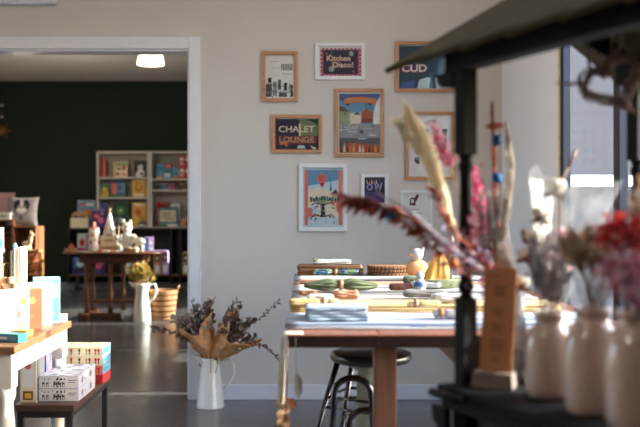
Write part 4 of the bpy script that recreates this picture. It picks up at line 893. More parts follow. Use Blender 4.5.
def cloth(name, rgb, rgb2=None, stripes=0, axis=1):
    """woven cloth, optionally with stripes along it"""
    if name in _M: return _M[name]
    m = mat(name, rgb, .9, var=.06, scale=30, bump=.35, bscale=260)
    if rgb2:
        nt = m.node_tree; b = nt.nodes['Principled BSDF']; tc = nt.nodes['Texture Coordinate']; se = nt.nodes.new('ShaderNodeSeparateXYZ'); nt.links.new(tc.outputs['Object'], se.inputs[0])
        mu = nt.nodes.new('ShaderNodeMath'); mu.operation = 'MULTIPLY'; mu.inputs[1].default_value = stripes; nt.links.new(se.outputs[axis], mu.inputs[0])
        fr = nt.nodes.new('ShaderNodeMath'); fr.operation = 'FRACT'; nt.links.new(mu.outputs[0], fr.inputs[0]); gt_ = nt.nodes.new('ShaderNodeMath'); gt_.operation = 'GREATER_THAN'; gt_.inputs[1].default_value = .62; nt.links.new(fr.outputs[0], gt_.inputs[0])
        mx = nt.nodes.new('ShaderNodeMixRGB'); src = b.inputs['Base Color'].links[0].from_socket; nt.links.new(gt_.outputs[0], mx.inputs[0]); nt.links.new(src, mx.inputs[1]); mx.inputs[2].default_value = (*lin(rgb2), 1); nt.links.new(mx.outputs[0], b.inputs['Base Color'])
    return m
CW = cloth('linen_white', (178, 176, 174)); CB = cloth('white_blue_stripe', (178, 182, 190), (128, 146, 172), 9.0); CY_ = cloth('linen_cream', (190, 166, 116)); CP = cloth('linen_peach', (176, 130, 102)); CS = cloth('linen_sage', (96, 106, 76)); CG = cloth('linen_grey_blue', (100, 122, 126)); CGW = cloth('white_grey_stripe', (172, 170, 168), (116, 112, 108), 14.0)
PBL = cloth('pale_blue_cloth', (150, 168, 184))
TOW = []
def base_at(y, half=.03):
    hs_ = [h for (a, b, h) in TOW if a - half < y < b + half]; return (max(hs_) + .0012) if hs_ else .001
GTW = 'tea towels laid flat across the workshop table'
def towel(y0, y1, x0, x1, m, label, h=.011, over=.0, layers=2):
    o = thing('tea_towel', label, 'tea towel', ((x0 + x1) / 2, (y0 + y1) / 2, tz9), 0, GTW); w = (x1 - x0) / 2; d = (y1 - y0) / 2; rn = random.Random(int(y0 * 1000))
    if x1 - x0 > .5: TOW.append((y0, y1, h + .0035))
    p1, p2 = rn.random() * 6, rn.random() * 6; th = h / layers
    for l in range(layers):
        q = MB(); ins = .008 * l
        def fn(u, v):
            x = -w + ins * rn.random() * .0 + 2 * w * u; y = -d + ins + (2 * d - 2 * ins) * v
            xx = x + .004 * math.sin(v * 11 + p1 + l); yy = y + .004 * math.sin(u * 13 + p2 + l * 2)
            z = l * th + .0004 + (.0010 * math.sin(u * 17 + p1) * math.sin(v * 9) + .0011 if l == layers - 1 else 0)
            ex = -w + over - xx
            if over and ex > 0: z -= ex; xx = -w + over - .004 - l * .004   # falls over the table edge
            return (xx, yy, z)
        q.sheet(fn, 40 if over else 24, 10, th * .85); q.build('folded_layer', m, o)
    return o
towel(2.60, 2.93, -.052, .90, CB, 'white tea towel with pale blue stripes laid nearest the front edge of the table', .014, layers=3)
towel(3.03, 3.26, -.045, .88, CY_, 'cream yellow towel laid flat second from the front edge', .024, layers=3)
towel(3.30, 3.53, -.045, .88, CGW, 'white and grey striped towel laid flat third from the front edge', .02, layers=3)
towel(3.57, 3.86, -.046, .88, CW, 'white linen towel under the sage green tied bundle', .03, layers=3)
towel(3.90, 4.16, -.045, .88, CP, 'pale peach towel laid flat beyond the sage green tied bundle', .022, layers=3)
towel(4.20, 4.44, -.045, .88, CW, 'white linen towel before the blue patterned roll', .03, layers=3)
towel(4.47, 4.70, -.046, .88, CG, 'grey blue towel lying at the far end of the table', .022, layers=3)
def onT(px, py, dz=0): p = on(px, py, WH + dz); return p
def roll(label, px0, px1, py, m, r_=.028, ring=None, ringmat=None, name='cloth_roll', cat='cloth', squash=.58, base=.016, rz=0.0, group='rolled and tied cloths on the workshop table', knot=False, ruffle=.18, tail=0, endmat=None, taper=None):
    """cloth rolled into a soft bolster, drawn in where a ring or tie holds it"""
    p = onT((px0 + px1) / 2, py, .02); base = base_at(p.y, r_); p = onT((px0 + px1) / 2, py, base); L = (px1 - px0) * p.y / F
    o = thing(name, label, cat, (p.x, p.y, WH + base + .001), rz, group); q = MB(); n = 44; rn = random.Random(int(px0 * 7 + py)); ph = [rn.random() * 6 for _ in range(4)]
    pts = []; N = 40; vs = []; fs = []
    for i in range(N + 1):
        u = i / N; s = u - .5; c = 1.0
        if ring is not None: c = 1 - .5 * math.exp(-((u - ring) / .09) ** 2)
        e = 1 - .25 * (abs(2 * s) ** 10) if taper is None else 1 - taper * abs(2 * s) ** 2.2
        rr_ = r_ * c * e
        for j in range(n):
            a = 2 * PI * j / n; f = 1 + ruffle * .6 * math.sin(5 * a + ph[0] + u * 4) * (.4 + abs(s)) + ruffle * .4 * math.sin(9 * a + ph[1] - u * 7) + ruffle * .45 * math.sin(14 * a + ph[3] + u * 11) * math.sin(u * 9 + ph[2])
            y = rr_ * f * math.cos(a); z = max(-r_ * squash * c * .98, rr_ * f * squash * math.sin(a))
            vs.append((s * L, y + .002 * math.sin(u * 8 + ph[2]), z))
    mz = min(v[2] for v in vs); vs = [(v[0], v[1], max(v[2] - mz - (0 if ring is None else 0), 0)) for v in vs]
    for i in range(N):
        for j in range(n): a = i * n + j; b = i * n + (j + 1) % n; fs.append((a, b, b + n, a + n))
    fs.append(tuple(range(n - 1, -1, -1))); fs.append(tuple(N * n + j for j in range(n)))
    q.add(vs, fs, 0, True); q.build('rolled_fabric', m, o)
    for s in (-1, 1) if taper is None else ():   # visible spiral of folds at each end
        q = MB(); tt = []
        for i in range(40): a = i * .42; rad = r_ * .12 + r_ * .68 * i / 40; tt.append((s * (L / 2 + .0012), rad * math.cos(a) * .9, r_ * squash + rad * squash * .85 * math.sin(a)))
        q.tube(tt, .0022, 5); q.build('fold_edge', endmat or m, o)
    if ring is not None:
        q = MB(); R0 = r_ * .62; cz = r_ * squash * .98; cx = (ring - .5) * L
        q.tube([(cx, R0 * math.cos(2 * PI * i / 24), max(.009, cz + R0 * .95 * squash * 1.25 * math.sin(2 * PI * i / 24))) for i in range(24)], .009, 9, closed=True)
        q.build('ring', ringmat or PINE, o)
    return o
WR = mat('wooden_ring', (176, 128, 84), .5, var=.15)
PAT = patch('blue_green_print', [(50, 84, 116), (92, 116, 84), (130, 146, 146), (36, 64, 92), (110, 128, 66)], 70, .9)
SAGEP = patch('sage_leaf_print', [(120, 132, 92), (150, 158, 120), (96, 110, 76), (184, 186, 150)], 60, .9)
# front to back
o = towel(2.66, 2.86, .02, .205, PBL, 'folded pale blue white towel lying on the front tea towel', .034, layers=4); o.location.z = WH + base_at(2.7); o.location.x = .10
roll('cream cloth tied with a peach band near the left edge of the table', 290, 338, 306.5, CY_, .022, .72, mat('peach_band', (206, 150, 116), .7), base=.0135)
roll('white crumpled cloth parcel just behind the folded pale blue towel', 308, 333, 301, CW, .02, None, base=.0155)
roll('peach crumpled cloth lying right of the tied cream cloth', 334, 358, 299, CP, .026, None, base=.0155, ruffle=.3)
sg = roll('sage green cloth bundle gathered in a round wooden ring', 304, 378, 291, CS, .040, .50, WR, base=.0175, ruffle=.42, squash=.55, taper=.72)
bt_ = roll('brown wooden back of a brush lying under the sage green bundle', 300, 316, 296, mat('brush_brown', (128, 84, 52), .5), .016, None, base=.0155)
roll('pale peach rolled napkin at the left edge beyond the sage bundle', 300, 330, 284.5, CP, .018, None, base=.0155)
roll('blue and green patterned cloth roll held by a wooden ring', 313, 358, 276, PAT, .034, .5, WR, base=.0175)
# woven placemats stacks
WV = mat('woven_brown', (104, 66, 44), .8, var=.3, scale=70); WVL = mat('woven_light', (146, 106, 74), .8, var=.25, scale=70)
def placemats(label, px0, px1, py, n, m, m2, round_=False, dz=.012, base=.0155):
    p = onT((px0 + px1) / 2, py, .02); base = base_at(p.y, .09); p = onT((px0 + px1) / 2, py, base); w = (px1 - px0) * p.y / F / 2
    for i in range(n):
        o = thing('woven_placemat', ('%s, ' % label) + ('bottom of its stack', 'second from bottom', 'third from bottom', 'fourth from bottom', 'top of its stack')[i if i < n - 1 else 4], 'placemat', (p.x, p.y, WH + base + .001 + i * (dz + .0008)), rr.uniform(-.06, .06), 'woven placemats'); q = MB()
        d = .085
        if round_:
            for k in range(9): rad = w * (k + .6) / 9.2; q.tube([(rad * math.cos(2 * PI * j / 36), min(1, .11 / w) * rad * math.sin(2 * PI * j / 36), dz / 2) for j in range(36)], dz / 2, 6, closed=True)
            q.build('woven_coil', m if i % 2 else m2, o); q = MB()
            for j in range(64): a_ = 2 * PI * j / 64; q.tube([(w * math.cos(a_), min(1, .11 / w) * w * math.sin(a_), .0015), (w * math.cos(a_), min(1, .11 / w) * w * math.sin(a_), dz - .001)], .0042, 6, mi=j % 2)
            q.build('edge_binding', [m2, m], o)
        else:
            for k in range(14): y = -d + 2 * d * (k + .5) / 14; q.tube([(-w, y, dz / 2), (w, y, dz / 2)], dz / 2, 6)
            q.build('reeds', m if i % 2 == 0 else m2, o); q = MB()
            for k in range(34):
                x = -w + .01 + (2 * w - .02) * k / 33; q.box(x - .0018, -d - .004, .0, x + .0018, d + .004, dz + .0004)
            q.build('binding', m2 if i % 2 == 0 else m, o)
    return p
pA = placemats('brown rectangular woven placemat under the white roll', 298, 362, 275, 4, WV, WVL, base=.0145)
pB = placemats('ridged oval brown mat at the far end', 368, 409, 275.5, 3, WV, WVL, True, dz=.017, base=.0145)
o = roll('white cloth roll with a green end lying on the brown woven placemats', 316, 348, 271, cloth('white_roll', (206, 214, 206)), .024, None, base=.056)
o.location = (X(332, pA.y), pA.y, pA.z + .0012 + 4 * .0128); q = MB(); q.ball((-.083, 0, .02), .018, (.9, 1.2, 1), jit=.1); q.build('green_end', SAGEP, o)
roll('dusty green folded cloth beside the ridged brown mat', 404, 424, 284, cloth('dusty_green', (104, 124, 96)), .03, None, base=.0175, ruffle=.3)
roll('ridged brown wooden roll in front of the ridged mats', 390, 411, 290.5, WV, .024, None, base=.0175)
roll('white cloth lying folded right of the ridged brown roll', 412, 440, 288, CW, .024, None, base=.0175, ruffle=.25)
roll('white rolled towel near the right of the table', 404, 446, 297.5, CGW, .024, None, base=.0155)
roll('cream yellow folded napkin on the cream towel', 408, 440, 308, CY_, .02, .25, WR, base=.0135)
roll('white folded napkin beside the cart post on the table', 432, 462, 302, CW, .026, None, base=.0155)
roll('white napkin tied round a brown stick near the front right of the table', 434, 468, 318, CW, .022, .2, WR, base=.0135)
# sage tray with cloth bird
p = onT(436, 288, .03); tb_ = base_at(p.y, .075); tr2 = thing('oval_tray', 'sage green oval tray at the right of the table holding yellow cloth', 'tray', (p.x, p.y, WH + tb_)); q = MB()
E = Matrix.Diagonal((1, .62, 1, 1)); q.lathe([(0, .0), (.09, .0), (.118, .03), (.122, .033), (.118, .036), (.088, .008), (0, .008)], 36, M=E, cap=False); q.build('tray_body', mat('sage_enamel', (142, 150, 112), .45), tr2)
yc = thing('yellow_cloth', 'yellow linen cloth propped up in a peak in the sage tray', 'cloth', (p.x + .005, p.y, WH + tb_ + .0085)); q = MB()
def fn(u, v):
    a = u * 2 * PI; rad = .062 * (1 - v) ** .75 * (1 + .16 * math.sin(5 * a + v * 2) * (1 - v * .5) + .08 * math.sin(11 * a))
    return (rad * math.cos(a) + .012 * v, rad * .75 * math.sin(a), .003 + .15 * v + .006 * math.sin(7 * a) * (1 - v) * v)
q.sheet(fn, 60, 14, .002); q.build('fabric', cloth('linen_yellow', (226, 170, 84)), yc)
st_ = thing('wooden_spatula', 'tall brown wooden stick standing against the yellow cloth', 'utensil', (p.x + .052, p.y - .052, WH + tb_ + .0085), rot=(R(-6), R(2), 0)); q = MB(); q.box(-.006, -.003, 0, .006, .003, .17); q.ball((0, 0, .185), .012, (1, .35, 1.8)); q.build('stick', mat('grey_wood_stick', (120, 104, 80), .6), st_)
fb_ = thing('fabric_bird', 'white and tan fabric bird sitting left of the yellow cloth', 'ornament', (onT(417, 279, .03).x, onT(417, 279, .03).y, WH + base_at(onT(417, 279, .03).y, .05)), R(20)); q = MB(); q.ball((0, 0, .045), .045, (1.3, .9, 1), n=14); q.build('body', mat('tan_felt', (186, 142, 96), .9), fb_); q = MB(); q.ball((-.005, -.005, .112), .032, (1, 1, .95), n=12); q.tube([(.02, 0, .12), (.035, 0, .15)], [.016, .006], 8); q.build('head', CW, fb_)
MB().leaf((.05, 0, .06), (1, .1, .35), (0, 1, 0), .09, .05).build('tail', mat('tan_felt', (186, 142, 96), .9), fb_); MB().tube([(-.034, -.01, .11), (-.055, -.014, .105)], [.006, .001], 6).build('beak', INK['orange'], fb_)
ck = thing('cloth_rabbit', 'small white and blue cloth figure before the yellow cloth', 'toy', (onT(420, 292, .03).x, onT(420, 292, .03).y, WH + base_at(onT(420, 292, .03).y, .03))); q = MB(); q.ball((0, 0, .03), .024, (1, .9, 1.25), n=12); q.ball((0, 0, .07), .017, n=10); q.build('body', CW, ck); MB().lathe([(.0245, .028), (.025, .034), (.0215, .046)], 16, cap=False).build('collar', INK['blue'], ck)
# cloth and dried bits hanging from the left corner
hs = thing('hanging_cloth', 'narrow cream cloth strip hanging from the left front corner of the table', 'cloth', (0, 0, 0)); q = MB()
def fn(u, v):
    s = u * .25; y = WY0 + .008 + v * .06 + .004 * math.sin(u * 7)
    if s < .05: return (WX0 + .044 - s, y, WH + .0012)
    d = s - .05; return (WX0 - .0125 + .0085 * math.sin(v * 13 + u * 2.5) * min(1, d * 12) - .006 * u, y, WH - .001 - d)
q.sheet(fn, 44, 22, .0025); q.build('fabric', cloth('cream_hanging', (206, 198, 180)), hs)
q = MB(); q.tube([(WX0 + .002, WY0 - .004, WH - .012), (WX0 + .001, WY0 - .006, WH - .12), (WX0 - .004, WY0 - .004, WH - .24)], .0022, 6); q.build('twine', INK['brown'], hs)
LB = leafmat('leaf_brown', (122, 74, 48)); LD = leafmat('leaf_dark', (104, 80, 72)); LP = leafmat('leaf_mauve', (146, 116, 112)); LG = leafmat('leaf_grey_green', (150, 144, 122))
dg = thing('dried_leaf_garland', 'brown dried leaf cluster tied at the bottom of the hanging cream strip', 'leaves', (WX0 - .008, WY0 + .04, .672)); q = MB()
for i in range(30):
    z = rq.uniform(-.14, .04); q.leaf((rq.uniform(-.012, .012), rq.uniform(-.02, .01), z), (rq.uniform(-1, 1), rq.uniform(-1, .3), rq.uniform(-1, .2)), (0, 0, 1), .04, .026, mi=rq.randint(0, 1))
q.tube([(0, 0, .05), (.003, -.005, -.12)], .004, 6, mi=2); q.build('leaves', [LB, leafmat('leaf_pale', (176, 146, 112)), INK['tan']], dg)
o = thing('dried_leaf', 'single dark dried leaf hanging beside the cream strip below the tabletop', 'leaf', (WX0 + .026, WY0 - .01, WH - .10)); q = MB(); q.leaf((0, 0, 0), (.1, -.1, -1), (1, .2, 0), .075, .028); q.tube([(0, 0, 0), (-.002, 0, .095)], .0012, 5); q.build('leaf_blade', leafmat('leaf_charcoal', (74, 72, 68)), o)

# ------------------------------------------------------------------ stool
SX, SYY, SH = X(371, 3.47), 3.47, .705
sl = thing('bar_stool', 'black round seated stool with tubular chrome legs under the table', 'stool', (SX, SYY, 0))
q = MB(); q.lathe([(.0, -.03), (.13, -.03), (.152, -.022), (.16, -.006), (.157, .008), (.14, .014), (0, .016)], 40, M=T(0, 0, SH - .016), cap=False); q.build('seat', BLACKV, sl)
GC_ = mat('grey_column', (150, 152, 144), .5, var=.05)
q = MB(); q.lathe([(.056, .12), (.056, SH - .1), (.05, SH - .08), (.09, SH - .06), (.09, SH - .047)], 24); q.build('column', GC_, sl)
legs = [(-.135, -.015), (-.065, .115), (.068, .115), (.02, -.13)]
for (x, y) in legs:
    q = MB(); q.tube([(x * .98, y * .98, SH - .045), (x * 1.65, y * 1.65, SH * .5), (x * 2.35, y * 2.35, .008)], .0115, 10); q.build('leg', CHROME if True else None, sl)
    MB().lathe([(.016, 0), (.016, .02)], 12, M=T(x * 2.35, y * 2.35, 0)).build('rubber_foot', BLACKM, sl)
def rung(z, n0):
    q = MB(); t = 1 + .6 * (1 - z / SH) if z < SH * .5 else .98 + .24 * (SH - .045 - z) / (SH * .5 - .045)
    t = .98 + (SH - .045 - z) / (SH - .053) * .62 if False else t
    pts = []
    for (x, y) in legs: pts.append((x * tt(z), y * tt(z), z))
    for a in range(4): q.tube([pts[a], pts[(a + 1) % 4]], .006, 8)
    q.build('rung', CHROME, sl)
def tt(z):
    if z > SH * .5: return .98 + (SH - .045 - z) / (SH * .5 - .045) * .67
    return 1.65 + (SH * .5 - z) / (SH * .5 - .008) * .7
rung(.53, 0); rung(.49, 1); rung(.26, 2)
# stacked second stool frame: low step stool with arched tubes in front
ss = thing('step_stool', 'low chrome stool frame of two arched tubes standing before the black stool', 'stool', (X(352, 3.2), 3.18, 0))
def arch(x0, x1, y0, ztop, r_=.012):
    q = MB(); pts = [(x0 - .035, y0 - .02, .0115)]; n = 10; rad = (x1 - x0) / 2; zc_ = ztop - rad * .8
    for i in range(n + 1): a = PI - PI * i / n; pts.append(((x0 + x1) / 2 + rad * math.cos(a), y0, zc_ + rad * .8 * math.sin(a)))
    pts.append((x1 + .035, y0 - .02, .0115)); q.tube(pts, r_, 10); return q
arch(-.065, .065, -.02, .655).build('arched_frame', CHROME, ss)
arch(-.02, .10, -.13, .565).build('arched_frame', CHROME, ss)
q = MB(); q.tube([(-.08, -.02, .3), (-.05, -.135, .3)], .008, 8); q.tube([(.08, -.02, .3), (.12, -.135, .3)], .008, 8); q.build('cross_bar', CHROME, ss)

# ------------------------------------------------------------------ pitcher with wrapped dried bouquets on the floor
FX, FY = -.60, 5.70
o = thing('enamel_pitcher', 'white conical enamel pitcher on floor against the wall beside the doorway', 'jug', (FX, FY, 0)); q = MB()
q.lathe([(.088, 0), (.091, .004), (.089, .012), (.06, .26), (.058, .29), (.066, .32), (.063, .32), (.054, .29), (.056, .26), (.08, .02), (0, .01)], 36, cap=False); q.build('body', WHITEP, o)
q = MB(); q.tube([(.06, 0, .3), (.11, 0, .31), (.15, -.01, .28), (.155, -.01, .22), (.12, 0, .15), (.08, 0, .12)], .008, 9); q.build('handle', WHITEP, o); MB().prism([(-.056, .27), (-.11, .335), (-.058, .325)], -.022, .022).build('spout', WHITEP, o, bevel=.005)
from mathutils import noise as _noise
def crumple(p, k): return _noise.noise(Vector((p[0] * 22 + k * 17.3, p[1] * 22, p[2] * 22))) * .6 + _noise.noise(Vector((p[0] * 52 + k * 9.1, p[1] * 52, p[2] * 52))) * .35
def wrap(label, base, axis, L, r0, r1, seed, leafset, gap=.9, nst=26, spread=1.0):
    """bunch of dried stems in a kraft paper cone"""
    o = thing('wrapped_bouquet', label, 'flowers', base, 0, 'kraft wrapped bouquets in the white pitcher'); rn = random.Random(seed); ax = Vector(axis).normalized(); s1_ = ax.orthogonal().normalized(); s2_ = ax.cross(s1_); ph = [rn.random() * 6 for _ in range(4)]
    ymax = YW - .03 - base[1]
    def cl(p): p = Vector(p); p.y = min(p.y, ymax - .01 * rn.random()); return p
    q = MB()
    def fn(u, v):
        a = u * 2 * PI * gap + ph[0]; t = v ** .8; rad = (r0 + (r1 - r0) * t) * (1 + .10 * math.sin(3 * a + ph[1]) * v + .07 * math.sin(7 * a + ph[2]) * v); ln = L * v * (1 + .16 * math.sin(2 * a + ph[3]) + .08 * math.sin(5 * a + ph[1]))
        p = ax * ln + (s1_ * math.cos(a) + s2_ * math.sin(a)) * rad; p += Vector((crumple(p, 1), crumple(p, 2), crumple(p, 3))) * .020 * min(1, v * 2.5); p.y = min(p.y, ymax); return p
    q.sheet(fn, 90, 26, .0012); q.build('paper_wrap', KRAFT, o)
    q = MB(); R1 = r0 * 1.12
    q.tube([(ax * .05 + (s1_ * math.cos(2 * PI * i / 18) + s2_ * math.sin(2 * PI * i / 18)) * (R1 + .012)) for i in range(18)], .004, 6, closed=True); q.tube([ax * .05 + Vector((0, -R1 - .012, 0)), ax * .02 + Vector((.03, -R1 - .03, -.05)), ax * 0 + Vector((.02, -R1 - .03, -.1))], .003, 6); q.build('raffia_tie', INK['tan'], o)
    st__ = MB(); lf = MB()
    for i in range(nst):
        a = rn.random() * 2 * PI; r_ = math.sqrt(rn.random()) * r1 * 1.35 * spread; ln = L * rn.uniform(.85, 1.3)
        tip = cl(ax * ln + (s1_ * math.cos(a) + s2_ * math.sin(a)) * r_ + Vector((0, 0, rn.uniform(-.02, .05)))); b = ax * -.12 + (s1_ * math.cos(a) + s2_ * math.sin(a)) * r0 * .4; mid = ax * L * .55 + (s1_ * math.cos(a) + s2_ * math.sin(a)) * r_ * .5; mid = cl(mid)
        st__.tube([b, mid, tip], .0018, 5); k = rn.choice(leafset)
        for j in range(9):
            t = rn.uniform(.3, 1.0); p = mid.lerp(tip, t); d = Vector((rn.uniform(-1, 1), rn.uniform(-1, .5), rn.uniform(-.5, 1)))
            if p.y + d.normalized().y * .045 > ymax: d.y = -abs(d.y)
            sz_ = rn.uniform(.024, .044) if k in (0, 1, 2, 5) else rn.uniform(.01, .018)
            lf.leaf(p, d, (rn.uniform(-1, 1), rn.uniform(-1, 1), 1), sz_ * 1.1, sz_ * (.85 if k < 3 else .9), mi=k, curl=.5)
    st__.build('stems', LD, o); lf.build('dried_leaves', [LD, LP, LB, leafmat('statice_dark', (110, 88, 96)), leafmat('gypsophila', (176, 166, 156)), LG], o)
    return o
wrap('left kraft paper wrapped bunch of dark dried leaves leaning toward the doorway', (FX - .01, FY - .01, .335), (-.36, -.22, .9), .245, .042, .115, 11, [0, 1, 4, 5, 5], spread=1.0, nst=34)
wrap('right kraft paper wrapped bunch of dried leaves and statice leaning right', (FX + .02, FY - .015, .335), (.72, -.34, .62), .27, .042, .125, 23, [0, 3, 4, 4, 5], spread=.95, nst=34)
# loose eucalyptus stalks
def sprig(label, base, pts, seed, sizes, mats_, nl=26, name='dried_branch', spread=1.0):
    o = thing(name, label, 'branch', base, 0, 'loose dried branches in the white pitcher'); rn = random.Random(seed); q = MB(); pts = [Vector(p) for p in pts]; q.tube(pts, .0022, 6); q.build('twig', LD, o); l = MB(); n = len(pts) - 1
    for i in range(nl):
        t = (.35 + .65 * i / nl) * n; k = min(int(t), n - 1); p = pts[k].lerp(pts[k + 1], t - k); dr = (pts[k + 1] - pts[k]).normalized(); sgn = 1 if i % 2 else -1
        s = rn.uniform(*sizes); d = dr * .6 + Vector((rn.uniform(-.6, .6), rn.uniform(-.9, .2), .9 * sgn * rn.uniform(.4, 1)))
        l.leaf(p, d, (rn.uniform(-1, 1), 1, rn.uniform(-1, 1)), s, s * .8, mi=rn.randrange(len(mats_)), curl=.5)
    l.build('leaves', mats_, o); return o
bb = (FX + .01, FY - .015, .325)
sprig('long dried branch reaching out right and downward from the pitcher', bb, [(0, 0, -.1), (.12, -.08, .1), (.27, -.1, .12), (.40, -.12, .04), (.46, -.12, -.04)], 3, (.022, .034), [LD, LP, LB], 30)
sprig('thin dried branch pointing up to the right above the kraft bunches', bb, [(0, 0, -.1), (.14, -.06, .14), (.31, -.07, .25), (.44, -.06, .37)], 4, (.02, .03), [LD, LP], 22)
sprig('upright dried stalk with round leaves between the two kraft bunches', bb, [(0, 0, -.1), (.03, -.04, .12), (.10, -.03, .28), (.17, -.02, .37)], 6, (.03, .042), [LG, LP], 16)
sprig('dried branch stretching left across the doorway casing', bb, [(0, 0, -.1), (-.12, -.08, .12), (-.26, -.1, .18), (-.37, -.1, .20)], 8, (.024, .036), [LD, LP], 34)
sprig('dried stalk with drooping leaves rising above the left kraft bunch', bb, [(0, 0, -.1), (-.06, -.04, .14), (-.07, -.03, .3), (.02, -.03, .37)], 9, (.026, .038), [LD, LG, LP], 22)
# ------------------------------------------------------------------ market cart with roof
CA = math.atan2(-.914, .407)
PX0 = Vector((.344, 1.89, 0))
dv = Vector((.407, -.914, 0)); nv = Vector((.914, .407, 0))
def cl_(x, y, z): return PX0 + dv * x + nv * y + Vector((0, 0, z))
CP1 = mat('cart_paint', (16, 12, 12), .75, var=.12, scale=18, spec=.2); CP2 = mat('cart_roof_paint', (76, 71, 53), .95, var=.12, scale=14, spec=.1); CPD = mat('cart_dark_inside', (24, 22, 22), .7, var=.1)  # the cart's one olive paint, split into a shaded and a lit tone
ct = thing('market_cart', 'dark olive wooden market cart with a boarded roof in the right foreground', 'cart', PX0, CA)
LX, LY, SHZ = 1.0, .48, .88; e0 = .02
MB().box(-e0, -.06, SHZ - .018, LX + .06, LY + .06, SHZ).build('shelf', CP1, ct, bevel=.005)
q = MB(); q.box(-.02, -.05, SHZ - .05, LX + .045, LY + .045, SHZ - .018); q.build('shelf_frame', CP1, ct, bevel=.006)
q = MB(); q.tube([(-.0, -.085, SHZ - .012), (.105, -.085, SHZ - .012)], .009, 10); q.box(.02, -.085, SHZ - .02, .028, -.05, SHZ - .006); q.box(.08, -.085, SHZ - .02, .088, -.05, SHZ - .006); q.build('side_peg', CP1, ct)
q = MB(); q.prism([(0, 0), (.055, 0), (.05, -.03), (.032, -.042), (.03, -.062), (.0, -.075)], -.008, .008, M=T(.0, -.045, SHZ - .05) @ RZ(PI) ); q.build('corner_bracket', CP1, ct, bevel=.002)
for (x, y) in ((0, 0), (0, LY), (LX, 0), (LX, LY)):
    MB().box(-.024, -.024, 0, .024, .024, SHZ - .05).build('cart_leg', CP1, ct, loc=(x + .008, y, 0), bevel=.003)
    p = MB(); s = .0175
    p.box(-s, -s, SHZ, s, s, SHZ + .18); p.box(-s, -s, 1.365, s, s, 1.545)
    p.lathe([(.0175, SHZ + .18), (.011, SHZ + .19), (.017, SHZ + .20), (.017, SHZ + .21), (.0125, SHZ + .22), (.0145, SHZ + .3), (.0125, 1.325), (.0165, 1.335), (.0165, 1.345), (.0115, 1.353), (.017, 1.365)], 18)
    p.build('post', CP1, ct, loc=(x, y, 0), bevel=.0015)
q = MB(); q.box(.04, .0, .2, LX - .03, .014, SHZ - .05); q.box(.04, LY - .014, .2, LX - .03, LY, SHZ - .05); q.box(-.004, .03, .2, .01, LY - .03, SHZ - .05); q.build('side_panel', CPD, ct)  # dark panels stand in for shade in the hollow under the shelf
MB().box(-.01, -.0, .2, LX, LY, .215).build('lower_shelf', CPD, ct)
q = MB(); q.box(.02, LY + .03, SHZ, LX + .04, LY + .045, SHZ + .065); q.build('back_rail', CP1, ct, bevel=.003)
q = MB(); q.box(-.0172, .018, SHZ, -.006, LY - .018, SHZ + .085); q.build('end_board', CP1, ct, bevel=.002)
q = MB(); q.box(-.05, -.022, 1.545, LX + .06, .022, 1.60); q.box(-.05, LY - .022, 1.545, LX + .06, LY + .022, 1.60); q.build('top_beam', CP1, ct, bevel=.003)
# corner corbels and rounded brackets
q = MB(); pts = [(0, 0), (-.07, 0), (-.066, -.018), (-.05, -.03), (-.02, -.034), (0, -.034)]; q.prism(pts, -.02, .02, M=T(-.0176, 0, 1.545 + .0)); q.build('corbel', CP1, ct, bevel=.002)
# roof: lapped boards running down each slope
ridge = Vector((0, LY / 2, 1.752)); eave_y = -.10; ez = 1.556
slope = math.atan2(ridge.z - ez, ridge.y - eave_y); SL = math.hypot(ridge.z - ez, ridge.y - eave_y); nb = 9; bw = (LX + .30) / nb
for side in (0, 1):
    for i in range(nb):
        x0 = -.15 + i * bw; q = MB(); tl_ = .02
        vs = []
        for (xx, lift, s_0) in ((x0 + .001, .0, -.010), (x0 + bw - .0005, .0, .036)):
            for s in (s_0, SL):
                for th in (0, .012):
                    y = eave_y + s * math.cos(slope) - (lift + th) * math.sin(slope); z = ez + s * math.sin(slope) + (lift + th) * math.cos(slope)
                    if side: y = LY - y
                    vs.append((xx, y, z))
        fs = [(0, 4, 6, 2), (1, 3, 7, 5), (0, 1, 5, 4), (2, 6, 7, 3), (0, 2, 3, 1), (4, 5, 7, 6)]
        if side: fs = [f[::-1] for f in fs]
        q.add(vs, fs, 0); q.build('roof_board', CP2, ct, bevel=.0015)
q = MB(); q.tube([(-.16, LY / 2, 1.765), (LX + .16, LY / 2, 1.765)], .016, 10); q.build('ridge_cap', CP2, ct)
for x in (-.012, LX - .0):
    q = MB(); hw_ = LY / 2 - .018
    half_ = [(.018, 1.578), (.055, 1.592), (.095, 1.603), (.135, 1.616), (.16, 1.637), (.18, 1.672)]; arch_ = half_ + [(LY - a_, c_) for a_, c_ in half_[::-1]]
    for k_ in range(len(arch_) - 1):
        (ya, za_), (yb, zb_) = arch_[k_], arch_[k_ + 1]; rt_ = lambda y_: 1.752 - abs(y_ - LY / 2) * .6 - .012
        q.prism([(ya, za_), (yb, zb_), (yb, max(rt_(yb), zb_ + .004)), (ya, max(rt_(ya), za_ + .004))], -x - .012, -x + .0, M=RZ(PI / 2))
    q.build('arched_gable', CP1, ct)

